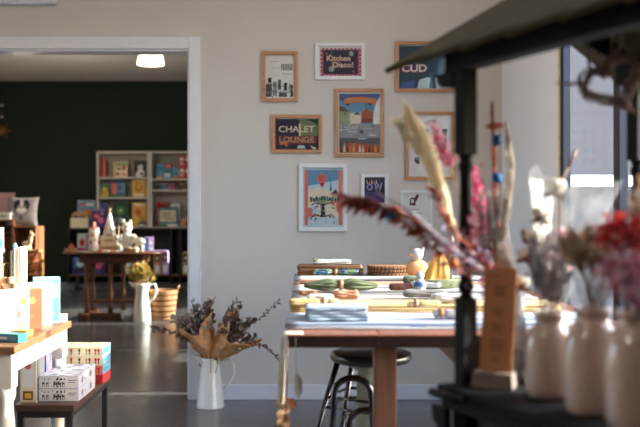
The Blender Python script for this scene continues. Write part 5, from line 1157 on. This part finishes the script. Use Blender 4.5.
# ------------------------------------------------------------------ things on the cart
sz0 = SHZ + .0008
SPK = None
def speckle():
    m = mat('speckled_ceramic', (202, 176, 162), .16, var=.06, scale=10, coat=.6); nt = m.node_tree; b = nt.nodes['Principled BSDF']; tc = nt.nodes['Texture Coordinate']
    v = nt.nodes.new('ShaderNodeTexVoronoi'); v.inputs['Scale'].default_value = 160; nt.links.new(tc.outputs['Object'], v.inputs['Vector'])
    lt = nt.nodes.new('ShaderNodeMath'); lt.operation = 'LESS_THAN'; lt.inputs[1].default_value = .2; nt.links.new(v.outputs['Distance'], lt.inputs[0])
    mx = nt.nodes.new('ShaderNodeMixRGB'); src = b.inputs['Base Color'].links[0].from_socket; nt.links.new(lt.outputs[0], mx.inputs[0]); nt.links.new(src, mx.inputs[1]); mx.inputs[2].default_value = (*lin((120, 100, 84)), 1); nt.links.new(mx.outputs[0], b.inputs['Base Color']); return m
CER = speckle()
def vase(label, px, py, h, r_):
    p = on(px, py, SHZ); o = thing('ceramic_vase', label, 'vase', (p.x, p.y, sz0), 0, 'speckled ceramic vases on the cart'); q = MB()
    pr = [(.80, 0), (.90, .015), (.96, .10), (1.0, .3), (1.0, .55), (.95, .68), (.82, .78), (.64, .85), (.58, .88), (.58, .945), (.66, .955), (.67, .985), (.62, 1.0), (.52, 1.0), (.5, .9), (.8, .7), (.88, .4), (.8, .04), (0, .03)]
    q.lathe([(a * r_, b * h) for a, b in pr], 40, cap=False); q.lathe([(0, 0.0), (.8 * r_, 0)], 40, cap=False); q.build('body', CER, o)
    return p
v1 = vase('smallest speckled beige ceramic vase, next to the kraft sign on the cart', 549, 397, .165, .0455)
v2 = vase('middle speckled beige ceramic vase with blue lit shoulder on the cart', 592, 413, .190, .0505)
v3 = vase('speckled beige ceramic vase at the photo right edge on the cart', 637, 430, .2, .053)
# kraft price card in a stone holder
p = on(494, 387.5, SHZ); sg_ = thing('sign_holder', 'grey stone block holding the kraft paper sign on the cart', 'sign holder', (p.x, p.y, sz0), R(-24)); q = MB()
for yy in (-1, 1): q.prism([(-.043, 0), (.043, 0), (.040, .032), (-.040, .032)], yy * .0025 if yy > 0 else -.02, .02 if yy > 0 else -.0025)
q.box(-.043, -.0026, 0, .043, .0026, .008); q.build('stone_block', mat('grey_stone', (140, 126, 116), .75, var=.15, bump=.3), sg_, bevel=.002)
pc = thing('paper_sign', 'tall kraft paper sign with small dark lettering standing in the stone holder', 'sign', (p.x + .002, p.y - .0008, sz0 + .0105), rot=(0, R(3), R(-24))); q = MB()
q.box(-.0335, -.0012, 0, .0335, .0012, .238); q.build('card', mat('kraft_card', (194, 134, 94), .7, var=.05), pc); q = MB()
rl = random.Random(9)
def marks(z, w, h, n):
    x = -w / 2
    while x < w / 2: ww = rl.uniform(.0015, .004); q.box(x, -.0016, z, min(x + ww, w / 2), -.0013, z + h * rl.uniform(.7, 1)); x += ww + rl.uniform(.0008, .002)
for i, t in enumerate((.192, .180)): marks(t, .022, .009, 5)
for z, w in ((.148, .026), (.140, .018), (.116, .028), (.108, .022), (.084, .03), (.075, .034), (.066, .026), (.045, .012)): marks(z, w, .005, 8)
q.build('lettering', INK['brown'], pc)

# flowers -------------------------------------------------------------
def plume(mb, pts, w, n, seed, mi=0, bw=.0016, up=.6, rise=None):
    """feathery seed head round a stem path"""
    rn = random.Random(seed); pts = [Vector(p) for p in pts]; N = len(pts) - 1
    for i in range(n):
        t = rn.random() * N; k = min(int(t), N - 1); p = pts[k].lerp(pts[k + 1], t - k); dr = (pts[k + 1] - pts[k]).normalized(); f = math.sin(PI * min(1, .12 + .88 * (t / N))) ** .6
        rv = Vector((rn.gauss(0, 1), rn.gauss(0, 1), rn.gauss(0, 1))); rv = (rv - dr * rv.dot(dr)).normalized()
        q = p + dr * w * rn.uniform(.8, 2.0) + rv * w * f * rn.uniform(.3, 1.0)
        mb.blade(p, q, bw * rn.uniform(.7, 1.6), rv.cross(dr), mi=mi if isinstance(mi, int) else rn.choice(mi), bend=dr * w * .2 + rv * w * .15)
def W(px, py, Y): return Vector((X(px, Y), Y, Z(py, Y)))
gvY = 1.9; gvp = cl_(.034, .1, sz0)
gv = thing('glass_vase', 'cloudy grey glass vase behind the kraft sign and the cart post', 'vase', gvp); gx_, gy_ = gv.location.x, gv.location.y; q = MB()
q.lathe([(.022, 0), (.026, .004), (.027, .1), (.022, .15), (.027, .2), (.0255, .2), (.0205, .15), (.0255, .1), (.024, .008), (0, .006)], 28, cap=False); q.build('body', glassy('cloudy_glass', (225, 228, 230), .05, veil=.35, veilcol=(200, 200, 200)), gv)
mouth = Vector((gx_, gy_, sz0 + .2)); foot = Vector((gx_, gy_, sz0 + .012))
GF = 'dried stems in the cloudy glass vase'
def inv(m): return foot.lerp(mouth, .5) + Vector((m, m * .5, 0))
PAM = leafmat('pampas_cream', (250, 240, 216), var=.1); PK = leafmat('pink_petals', (226, 96, 146)); PKL = leafmat('pink_pale', (232, 188, 202)); RB = leafmat('red_brown_leaf', (172, 84, 66)); RBD = leafmat('dark_red_leaf', (136, 60, 52)); LIL = leafmat('lilac_dry', (176, 160, 196)); GRY = leafmat('grey_dry_grass', (190, 178, 162)); BLU = leafmat('blue_dyed', (54, 108, 160))
def rel(pts, o): return [Vector(p) - Vector(o.location) for p in pts]
def stem_thing(name, label, cat, pts, r0=.0022, stemmat=None, group=GF):
    o = thing(name, label, cat, pts[0], 0, group); P = rel(pts, o); MB().tube(P, [r0] * (len(P) - 1) + [r0 * .5], 6).build('stem', stemmat or INK['tan'], o); return o, P
o, P = stem_thing('pampas_grass', 'tall cream pampas plume leaning left in front of the wall prints', 'grass', [inv(-.002), mouth + Vector((-.006, 0, 0)), W(452, 222, 1.93), W(424, 155, 1.94), W(409, 112, 1.95)], .003)
q = MB(); o_ = Vector(o.location)
for k_, (tp, n_) in enumerate((((409, 108), 800), ((401, 120), 420), ((422, 126), 420))):
    plume(q, [W(450, 218, 1.93) - o_, W(428 + k_ * 3, 158 + k_ * 3, 1.94) - o_, W(tp[0] + 2, tp[1] + 10, 1.95) - o_], .026, n_, 1 + k_, up=.8, bw=.0024); plume(q, [W(tp[0] + 5, tp[1] + 26, 1.95) - o_, W(tp[0] + 1, tp[1] + 6, 1.95) - o_], .017, n_ // 5, 5 + k_, bw=.003)
q.build('plume', PAM, o)
o, P = stem_thing('pampas_grass', 'shorter second cream pampas plume just right of the tall one', 'grass', [inv(-.001), mouth + Vector((-.004, .004, 0)), W(456, 235, 1.99), W(438, 190, 2.0), W(420, 148, 2.0)], .003)
q = MB(); plume(q, P[2:], .018, 800, 2, bw=.003); q.build('plume', PAM, o)
o, P = stem_thing('leaf_spray', 'long red brown dried leaf spray stretching left across the small prints', 'branch', [inv(-.006), mouth + Vector((-.012, -.004, 0)), W(452, 250, 1.86), W(410, 218, 1.86), W(375, 204, 1.86), W(347, 197, 1.86)], .003)
q = MB(); rl = random.Random(4)
for s in range(2, 5):
    a, b = P[s], P[s + 1]; dr = (b - a).normalized()
    for i in range(24):
        p_ = a.lerp(b, (i + rl.random() * .5) / 24); sg2 = 1 if i % 2 else -1
        q.leaf(p_, dr * .9 + Vector((rl.uniform(-.3, .3), rl.uniform(-.6, .6), sg2 * rl.uniform(.25, .8) - .25)), (0, 1, rl.uniform(-.5, .5)), rl.uniform(.028, .042), rl.uniform(.020, .03), mi=2 if (s == 3 and i in (9, 10, 12)) else rl.randint(0, 1), curl=.5)
q.build('leaves', [RB, RBD, BLU], o)
o, P = stem_thing('white_branch', 'pale lilac white dried stalk along the top of the red brown spray', 'branch', [inv(-.004), mouth + Vector((-.008, -.01, 0)), W(448, 246, 1.82), W(415, 215, 1.82), W(378, 193, 1.82)], .0035, leafmat('white_dry', (220, 212, 220)))
q = MB(); plume(q, P[2:], .005, 110, 7, bw=.002); q.build('tufts', leafmat('white_dry', (220, 212, 220)), o)
o, P = stem_thing('leaf_spray', 'short dark red leaf spray between pampas and cart post', 'branch', [inv(-.003), mouth + Vector((-.006, -.008, 0)), W(455, 232, 1.84), W(433, 190, 1.84)], .003)
q = MB()
for s in range(1, 3):
    a, b = P[s], P[s + 1]; dr = (b - a).normalized()
    for i in range(16): q.leaf(a.lerp(b, (i + .4) / 16), dr + Vector((rl.uniform(-.7, .7), rl.uniform(-.5, .5), rl.uniform(-.3, .3))), (0, 1, 0), rl.uniform(.022, .034), .022, mi=rl.randint(0, 1), curl=.5)
q.build('leaves', [RB, RBD], o)
def petals(mb, pts, n, s, seed, mis=(0,), spr=.02):
    rn = random.Random(seed); pts = [Vector(p) for p in pts]; N = len(pts) - 1
    for i in range(n):
        t = rn.random() * N; k = min(int(t), N - 1); p = pts[k].lerp(pts[k + 1], t - k) + Vector((rn.gauss(0, spr), rn.gauss(0, spr), rn.gauss(0, spr))); mb.leaf(p, (rn.gauss(0, 1), rn.gauss(0, 1), rn.gauss(0, 1)), (rn.gauss(0, 1), 1, 0), s * rn.uniform(.7, 1.3), s * rn.uniform(.6, 1), mi=rn.choice(mis), curl=.5)
o, P = stem_thing('pink_statice', 'bright pink dried flower stalk rising left of the cart post', 'flowers', [inv(.0), mouth + Vector((-.002, .008, 0)), W(464, 215, 1.97), W(450, 165, 1.99), W(434, 128, 2.0)])
q = MB(); petals(q, P[3:], 200, .012, 5, (0, 1, 1), .007); q.build('blossoms', [PK, PKL], o)
o, P = stem_thing('pink_statice', 'bright pink dried flower stalk just right of the cart post', 'flowers', [inv(.001), mouth + Vector((.0, .006, 0)), W(482, 230, 1.95), W(473, 168, 1.97)])
q = MB(); petals(q, P[2:], 220, .012, 6, (0, 0, 1), .007); q.build('blossoms', [PK, PKL], o)
o, P = stem_thing('pink_statice', 'mauve pink dried blossoms low behind the cart post', 'flowers', [inv(.002), mouth, W(478, 262, 1.86), W(474, 225, 1.87)])
q = MB(); petals(q, [P[1] + Vector((-.02, 0, 0)), P[2], P[3]], 260, .012, 8, (0, 1, 2, 3), .014); q.build('blossoms', [leafmat('mauve', (184, 92, 128)), PKL, LIL, RB], o)
o, P = stem_thing('pink_statice', 'lilac and white dried blossoms low at the left of the cart post', 'flowers', [inv(-.004), mouth + Vector((-.012, -.012, 0)), W(452, 262, 1.84), W(436, 240, 1.83)])
q = MB(); petals(q, P[1:], 240, .012, 9, (0, 1, 2, 3, 4), .014); q.ball(P[2] + Vector((.0, -.02, -.002)), .011, mi=5); q.build('blossoms', [LIL, PKL, leafmat('white_dry', (220, 212, 220)), leafmat('mauve', (184, 92, 128)), RB, INK['orange']], o)
o, P = stem_thing('dotted_stalk', 'red brown dried stalk with two blue pompoms standing upright right of the post', 'flowers', [inv(.003), mouth + Vector((.004, .004, 0)), W(495, 210, 1.97), W(494, 155, 1.98), W(492, 106, 1.98)], .0035, RB)
q = MB(); plume(q, P[2:], .009, 420, 3, bw=.004); q.build('husk', RB, o)
for py in (140, 178): MB().ball(W(497, py, 1.965) - Vector(o.location), .0125, n=12, jit=.06).build('pompom', BLU, o)
MB().leaf(W(484, 127, 1.98) - Vector(o.location), (1, 0, .1), (0, 0, 1), .045, .018).build('bract', RB, o)
o, P = stem_thing('grass_plume', 'thin grey dried grass plume right of the pompom stalk', 'grass', [inv(.005), mouth + Vector((.008, .006, 0)), W(506, 225, 2.0), W(511, 170, 2.02), W(507, 130, 2.03)], .002, GRY)
q = MB(); plume(q, P[2:], .014, 700, 4, bw=.0026); q.build('plume', GRY, o)
o, P = stem_thing('grass_plume', 'pale grey white dried grass bunch behind the kraft sign', 'grass', [inv(.003), mouth + Vector((.004, -.006, 0)), W(492, 240, 1.86), W(494, 205, 1.87)], .003, GRY)
q = MB()
for dx in (-9, -3, 4, 10): plume(q, [P[1], W(492 + dx, 245, 1.86) - Vector(o.location), W(492 + dx * 1.3, 200, 1.87) - Vector(o.location)], .015, 240, 40 + dx, mi=(0, 1), bw=.003)
q.build('plume', [leafmat('pale_grey_dry', (198, 192, 192)), GRY], o)

# cotton bouquet in clear wrap, standing in a white jug
jp = cl_(.062, .175, sz0); jg = thing('small_white_jug', 'small white jug behind the kraft sign holding the wrapped cotton bouquet', 'jug', jp); q = MB(); q.lathe([(.03, 0), (.036, .006), (.036, .1), (.03, .13), (.034, .15), (.032, .15), (.027, .13), (.033, .1), (.033, .01), (0, .008)], 26, cap=False); q.build('body', WHITEP, jg)
MB().tube([(.034, 0, .125), (.056, 0, .12), (.06, 0, .08), (.037, 0, .05)], .005, 8).build('handle', WHITEP, jg)
JYc = jp.y; base = Vector((jp.x, jp.y, sz0 + .145)); tipc = W(574, 172, JYc - .02)
cb = thing('cotton_bouquet', 'cotton boll stems wrapped in clear film leaning right on the cart', 'flowers', base); ax = (tipc - base); La = ax.length; axn = ax.normalized(); s1_ = axn.cross(Vector((0, 1, 0))).normalized(); s2_ = axn.cross(s1_)
q = MB()
def fn(u, v):
    a = u * 2 * PI * .93 + 2.2; rad = (.016 + .075 * v ** .9) * (1 + .1 * math.sin(3 * a) + .06 * math.sin(8 * a + v * 3)); ln = La * .93 * v * (1 + .06 * math.sin(2 * a + 1) + .04 * math.sin(5 * a))
    return axn * ln + (s1_ * math.cos(a) + s2_ * math.sin(a)) * rad
P_ = [[fn(i / 60, j / 16) for j in range(17)] for i in range(61)]
q.add([p for r_ in P_ for p in r_], [(i * 17 + j, (i + 1) * 17 + j, (i + 1) * 17 + j + 1, i * 17 + j + 1) for i in range(60) for j in range(16)], 0, True)
q.build('clear_wrap', glassy('clear_film', (246, 248, 248), 0.035, rough=.12, veil=.10, veilcol=(236, 238, 240)), cb)
CT = leafmat('cotton_white', (236, 228, 214), var=.05); st2 = MB(); rc = random.Random(2)
def rp(px, py, dy=0): return W(px, py, JYc + dy) - base
bolls = [(555, 188, -.03, .023), (541, 216, -.035, .019), (533, 238, .0, .017), (526, 256, -.01, .018), (548, 244, -.02, .015), (522, 284, -.02, .017)]
for (px, py, dy, r_) in bolls:
    c = rp(px, py, dy); q = MB(); cx_ = MB()
    for k in range(5): a = 2 * PI * k / 5; q.ball(c + (s1_ * math.cos(a) + Vector((0, -1, 0)) * math.sin(a) * .6) * r_ * .5 + Vector((0, 0, r_ * .3)), r_ * .62, n=9, jit=.06)
    for k in range(5): a = 2 * PI * k / 5 + .4; cx_.leaf(c - axn * r_ * .5, -axn * .2 + s1_ * math.cos(a) + Vector((0, -1, 0)) * math.sin(a), axn, r_ * 1.2, r_ * .6, curl=-.4)
    cx_.ball(c - axn * r_ * .2 + Vector((0, -r_ * .75, -r_ * .1)), r_ * .5, n=8, jit=.1)
    q.build('cotton_boll', CT, cb); cx_.build('husk', INK['brown'], cb); st2.tube([-axn * .12, axn * .03, c - axn * r_ * .5], .0022, 6)
st2.tube([-axn * .12, axn * .1, rp(560, 185), rp(572, 158)], .003, 6); st2.build('stems', INK['brown'], cb)
q = MB(); petals(q, [rp(564, 232), rp(556, 262)], 70, .016, 12, (0, 1), .010); q.build('pink_petals', [PKL, leafmat('pink_soft', (222, 130, 140))], cb)
MB().tube([rp(568, 167), rp(576, 150)], [.003, .0045], 6).build('twig_tip', INK['brown'], cb)
lp_ = MB(); lp_.leaf(rp(523, 228, .03), (.1, 0, -1), (1, 0, 0), .035, .014); lp_.build('dark_leaf', LD, cb)

# bunches in the three ceramic vases
def bunch(name, label, vp, h, tops, seed, mats_, kind, w=.012, n=60, bw=.002):
    b0 = Vector((vp.x, vp.y, sz0 + .03)); o = thing(name, label, 'flowers', b0, 0, 'dried bunches in the ceramic vases'); rn = random.Random(seed); s_ = MB(); l = MB()
    for (px, py, dy) in tops:
        t = W(px, py, vp.y + dy) - b0; nk = Vector((rn.uniform(-.018, .018), rn.uniform(-.018, .018), h - .035)); s_.tube([Vector((nk.x * .3, nk.y * .3, 0)), nk, nk.lerp(t, .5), t], .0015, 5)
        if kind == 'plume': plume(l, [nk.lerp(t, .25), nk.lerp(t, .6), t], w, n, rn.random(), mi=tuple(range(len(mats_))), bw=bw)
        elif kind == 'tail':
            d = (t - nk).normalized(); plume(l, [t - d * .035, t - d * .01, t], w * .7, n, rn.random(), mi=tuple(range(len(mats_))), bw=bw * 1.2); plume(l, [nk, t], w * .3, 12, rn.random(), mi=0, bw=bw)
        else: petals(l, [t - Vector((0, 0, .01)), t], n, w, rn.random(), tuple(range(len(mats_))), w * .8)
    s_.build('stems', LD if kind != 'plume' else GRY, o); l.build('flower_heads', mats_, o); return o
bunch('lavender_bunch', 'grey lilac dried grass bunch in the smallest ceramic vase', v1, .165, [(530, 246, 0), (536, 240, .02), (542, 250, -.02), (548, 238, .01), (553, 246, .02), (558, 242, 0), (564, 250, -.01), (569, 256, .01), (545, 262, -.03), (555, 265, -.02)], 1, [GRY, leafmat('lavender_grey', (150, 146, 164)), leafmat('pale_grey_dry', (198, 192, 192))], 'plume', .013, 170, .003)
bunch('dark_grass_bunch', 'small black brown dried grass tuft at the right of the smallest vase', v1 + Vector((.004, .012, 0)), .165, [(566, 268, .015), (570, 274, .02), (563, 278, .02)], 2, [leafmat('near_black_dry', (44, 40, 44)), LD], 'plume', .009, 160, .003)
bunch('bunny_tail_bunch', 'brown grey bunny tail grass bunch in the middle ceramic vase', v2, .19, [(566, 250, .02), (574, 243, 0), (582, 248, .03), (590, 240, .0), (598, 246, -.02), (606, 240, .02), (613, 250, 0), (578, 260, -.02), (592, 258, -.03), (604, 262, -.02), (620, 256, .01)], 3, [leafmat('bunny_brown', (192, 160, 132)), GRY, leafmat('bunny_pale', (226, 210, 190)), leafmat('bunny_brown', (192, 160, 132))], 'tail', .028, 200, .0036)
o = thing('orange_leaf', 'small orange and yellow dried leaf sticking up above the bunny tail grass', 'leaf', (v2.x, v2.y, sz0 + .16), 0); oo = Vector(o.location); MB().tube([(0, 0, 0), W(590, 246, v2.y) - oo, W(589, 237, v2.y) - oo], .0014, 5).build('stem', INK['tan'], o); q = MB(); a = W(592, 238, v2.y) - oo; q.leaf(a, W(580, 230, v2.y) - oo - a, (.3, .2, 1), .024, .011); q.build('leaf_blade', leafmat('flame_leaf', (232, 150, 40)), o)
RED = leafmat('red_bloom', (192, 36, 42)); RED2 = leafmat('red_bloom_light', (222, 66, 70))
bunch('red_dried_flowers', 'bright red dried flower heads above the vase at the right edge', v3, .2, [(606, 226, 0), (616, 222, -.02), (614, 238, .0), (626, 230, -.03), (634, 222, 0), (628, 244, 0), (638, 238, -.02), (604, 236, .02), (640, 228, .02)], 5, [RED, RED, RED2], 'bloom', .011, 40)
bunch('brown_foliage', 'brown grey dried foliage behind the red flower heads', v3 + Vector((.012, .016, 0)), .2, [(622, 214, .03), (630, 200, .04), (636, 190, .05), (642, 205, .04), (615, 218, .03), (626, 224, .04), (640, 182, .05)], 6, [LB, GRY, leafmat('bunny_brown', (192, 160, 132))], 'plume', .014, 70, .003)
bunch('pink_blossom_bunch', 'pink and white dried blossoms hanging over the vase at the right edge', v3 + Vector((-.008, -.012, 0)), .2, [(610, 262, 0), (620, 256, -.02), (630, 262, -.01), (638, 270, -.03), (616, 276, -.02), (626, 284, -.03), (636, 290, -.04), (606, 268, .01), (640, 255, .0)], 7, [PKL, leafmat('white_dry', (220, 212, 220)), PKL, leafmat('pink_soft', (222, 130, 140)), leafmat('mauve', (184, 92, 128))], 'bloom', .012, 50)

# hanging twig heart under the cart roof
hp = W(606, 82, 1.76); th_ = thing('twig_wreath', 'twisted brown twig heart hanging under the cart roof at the right', 'wreath', hp); BR = mat('twig_bark', (156, 132, 120), .85, var=.25, scale=60, bump=.4, bscale=200); q = MB(); rt = random.Random(12)
for s in range(9):
    ph = rt.random() * 6; pts = []
    for i in range(40):
        a = 2 * PI * i / 40; x = .058 * math.sin(a) ** 3; z = .05 * (.8125 * math.cos(a) - .3125 * math.cos(2 * a) - .125 * math.cos(3 * a) - .0625 * math.cos(4 * a)); w_ = .009
        x, z = x * math.cos(.5) - z * math.sin(.5), x * math.sin(.5) + z * math.cos(.5)
        pts.append((x + .012 + w_ * math.sin(5 * a + ph), w_ * math.cos(5 * a + ph), z + w_ * math.sin(7 * a + ph * 2)))
    q.tube(pts, .0023, 6, closed=True)
for (a, b, c) in (((-.03, 0, .0), (-.07, 0, -.004), (-.098, .0, -.002)), ((.0, 0, .04), (.03, 0, .07), (.03, 0, .1)), ((.03, 0, -.03), (.055, 0, -.06), (.085, 0, -.062)), ((.04, 0, .0), (.07, 0, .03), (.11, 0, .05)), ((-.03, 0, .02), (-.036, 0, .05), (-.02, .01, .066))): q.tube([a, b, c], [.004, .0035, .002], 6)
q.build('twisted_twigs', BR, th_); q = MB(); q.tube([(.012, 0, .03), (.012, 0, 1.79 - hp.z)], .0012, 5); q.build('string', INK['tan'], th_)

# ------------------------------------------------------------------ light and camera
SUN_E = 22.0
w = bpy.data.worlds.new('World'); SC.world = w; w.use_nodes = True; nt = w.node_tree; bg = nt.nodes['Background']
sky = nt.nodes.new('ShaderNodeTexSky'); sky.sky_type = 'NISHITA'; sky.sun_disc = False; sky.sun_elevation = R(SUN_E); sky.sun_rotation = R(90); sky.air_density = 1.0; sky.dust_density = 2.0
tint = nt.nodes.new('ShaderNodeMixRGB'); tint.blend_type = 'MULTIPLY'; tint.inputs[0].default_value = 1; tint.inputs[2].default_value = (1.02, .96, 1.06, 1); nt.links.new(sky.outputs[0], tint.inputs[1]); nt.links.new(tint.outputs[0], bg.inputs['Color']); bg.inputs['Strength'].default_value = SKY_S
sd = bpy.data.lights.new('sun', 'SUN'); sd.energy = SUN_S; sd.angle = R(.6); sd.color = (1, .93, .82); so_ = bpy.data.objects.new('sun', sd); COL.objects.link(so_)
dirv = Vector((-1, -.02, -math.tan(R(SUN_E)))).normalized(); so_.rotation_euler = dirv.to_track_quat('-Z', 'Y').to_euler(); so_.location = (8, 3, 6)
def lamp(x, y, z, e, r_=.12):
    l = bpy.data.lights.new('ceiling_bulb', 'POINT'); l.energy = e; l.color = (1, .9, .78); l.shadow_soft_size = r_; o = bpy.data.objects.new('ceiling_bulb', l); COL.objects.link(o); o.location = (x, y, z)
for (x, y, z, e) in ((-1.2, 3.2, 3.0, LAMP * .6), (-1.5, .2, 2.9, LAMP * 1.6), (.3, 4.2, 3.1, LAMP * .35), (-2.6, 8.2, 2.3, LAMP * 1.25), (-3.2, 11.6, 2.3, LAMP * 1.25)): lamp(x, y, z, e)  # warm points added without fixtures to lift walls, vases and back room
cam = bpy.data.cameras.new('camera'); cam.lens = 50.0; cam.sensor_width = 36; cam.shift_x = 16 / 640; co = bpy.data.objects.new('camera', cam); COL.objects.link(co)
co.location = (0, 0, EYE); co.rotation_euler = (PI / 2, 0, 0); cam.clip_start = .05
cam.dof.use_dof = True; cam.dof.focus_distance = 4.3; cam.dof.aperture_fstop = 2.5
SC.camera = co
SC.view_settings.view_transform = 'Standard'; SC.view_settings.look = 'None'; SC.view_settings.gamma = 1; SC.view_settings.use_curve_mapping = False; SC.view_settings.exposure = EXPO
SC.cycles.max_bounces = 10; SC.cycles.diffuse_bounces = 6; SC.cycles.glossy_bounces = 4; SC.cycles.transparent_max_bounces = 16; SC.cycles.sample_clamp_indirect = 6; SC.cycles.use_denoising = True; SC.cycles.caustics_reflective = False; SC.cycles.caustics_refractive = False
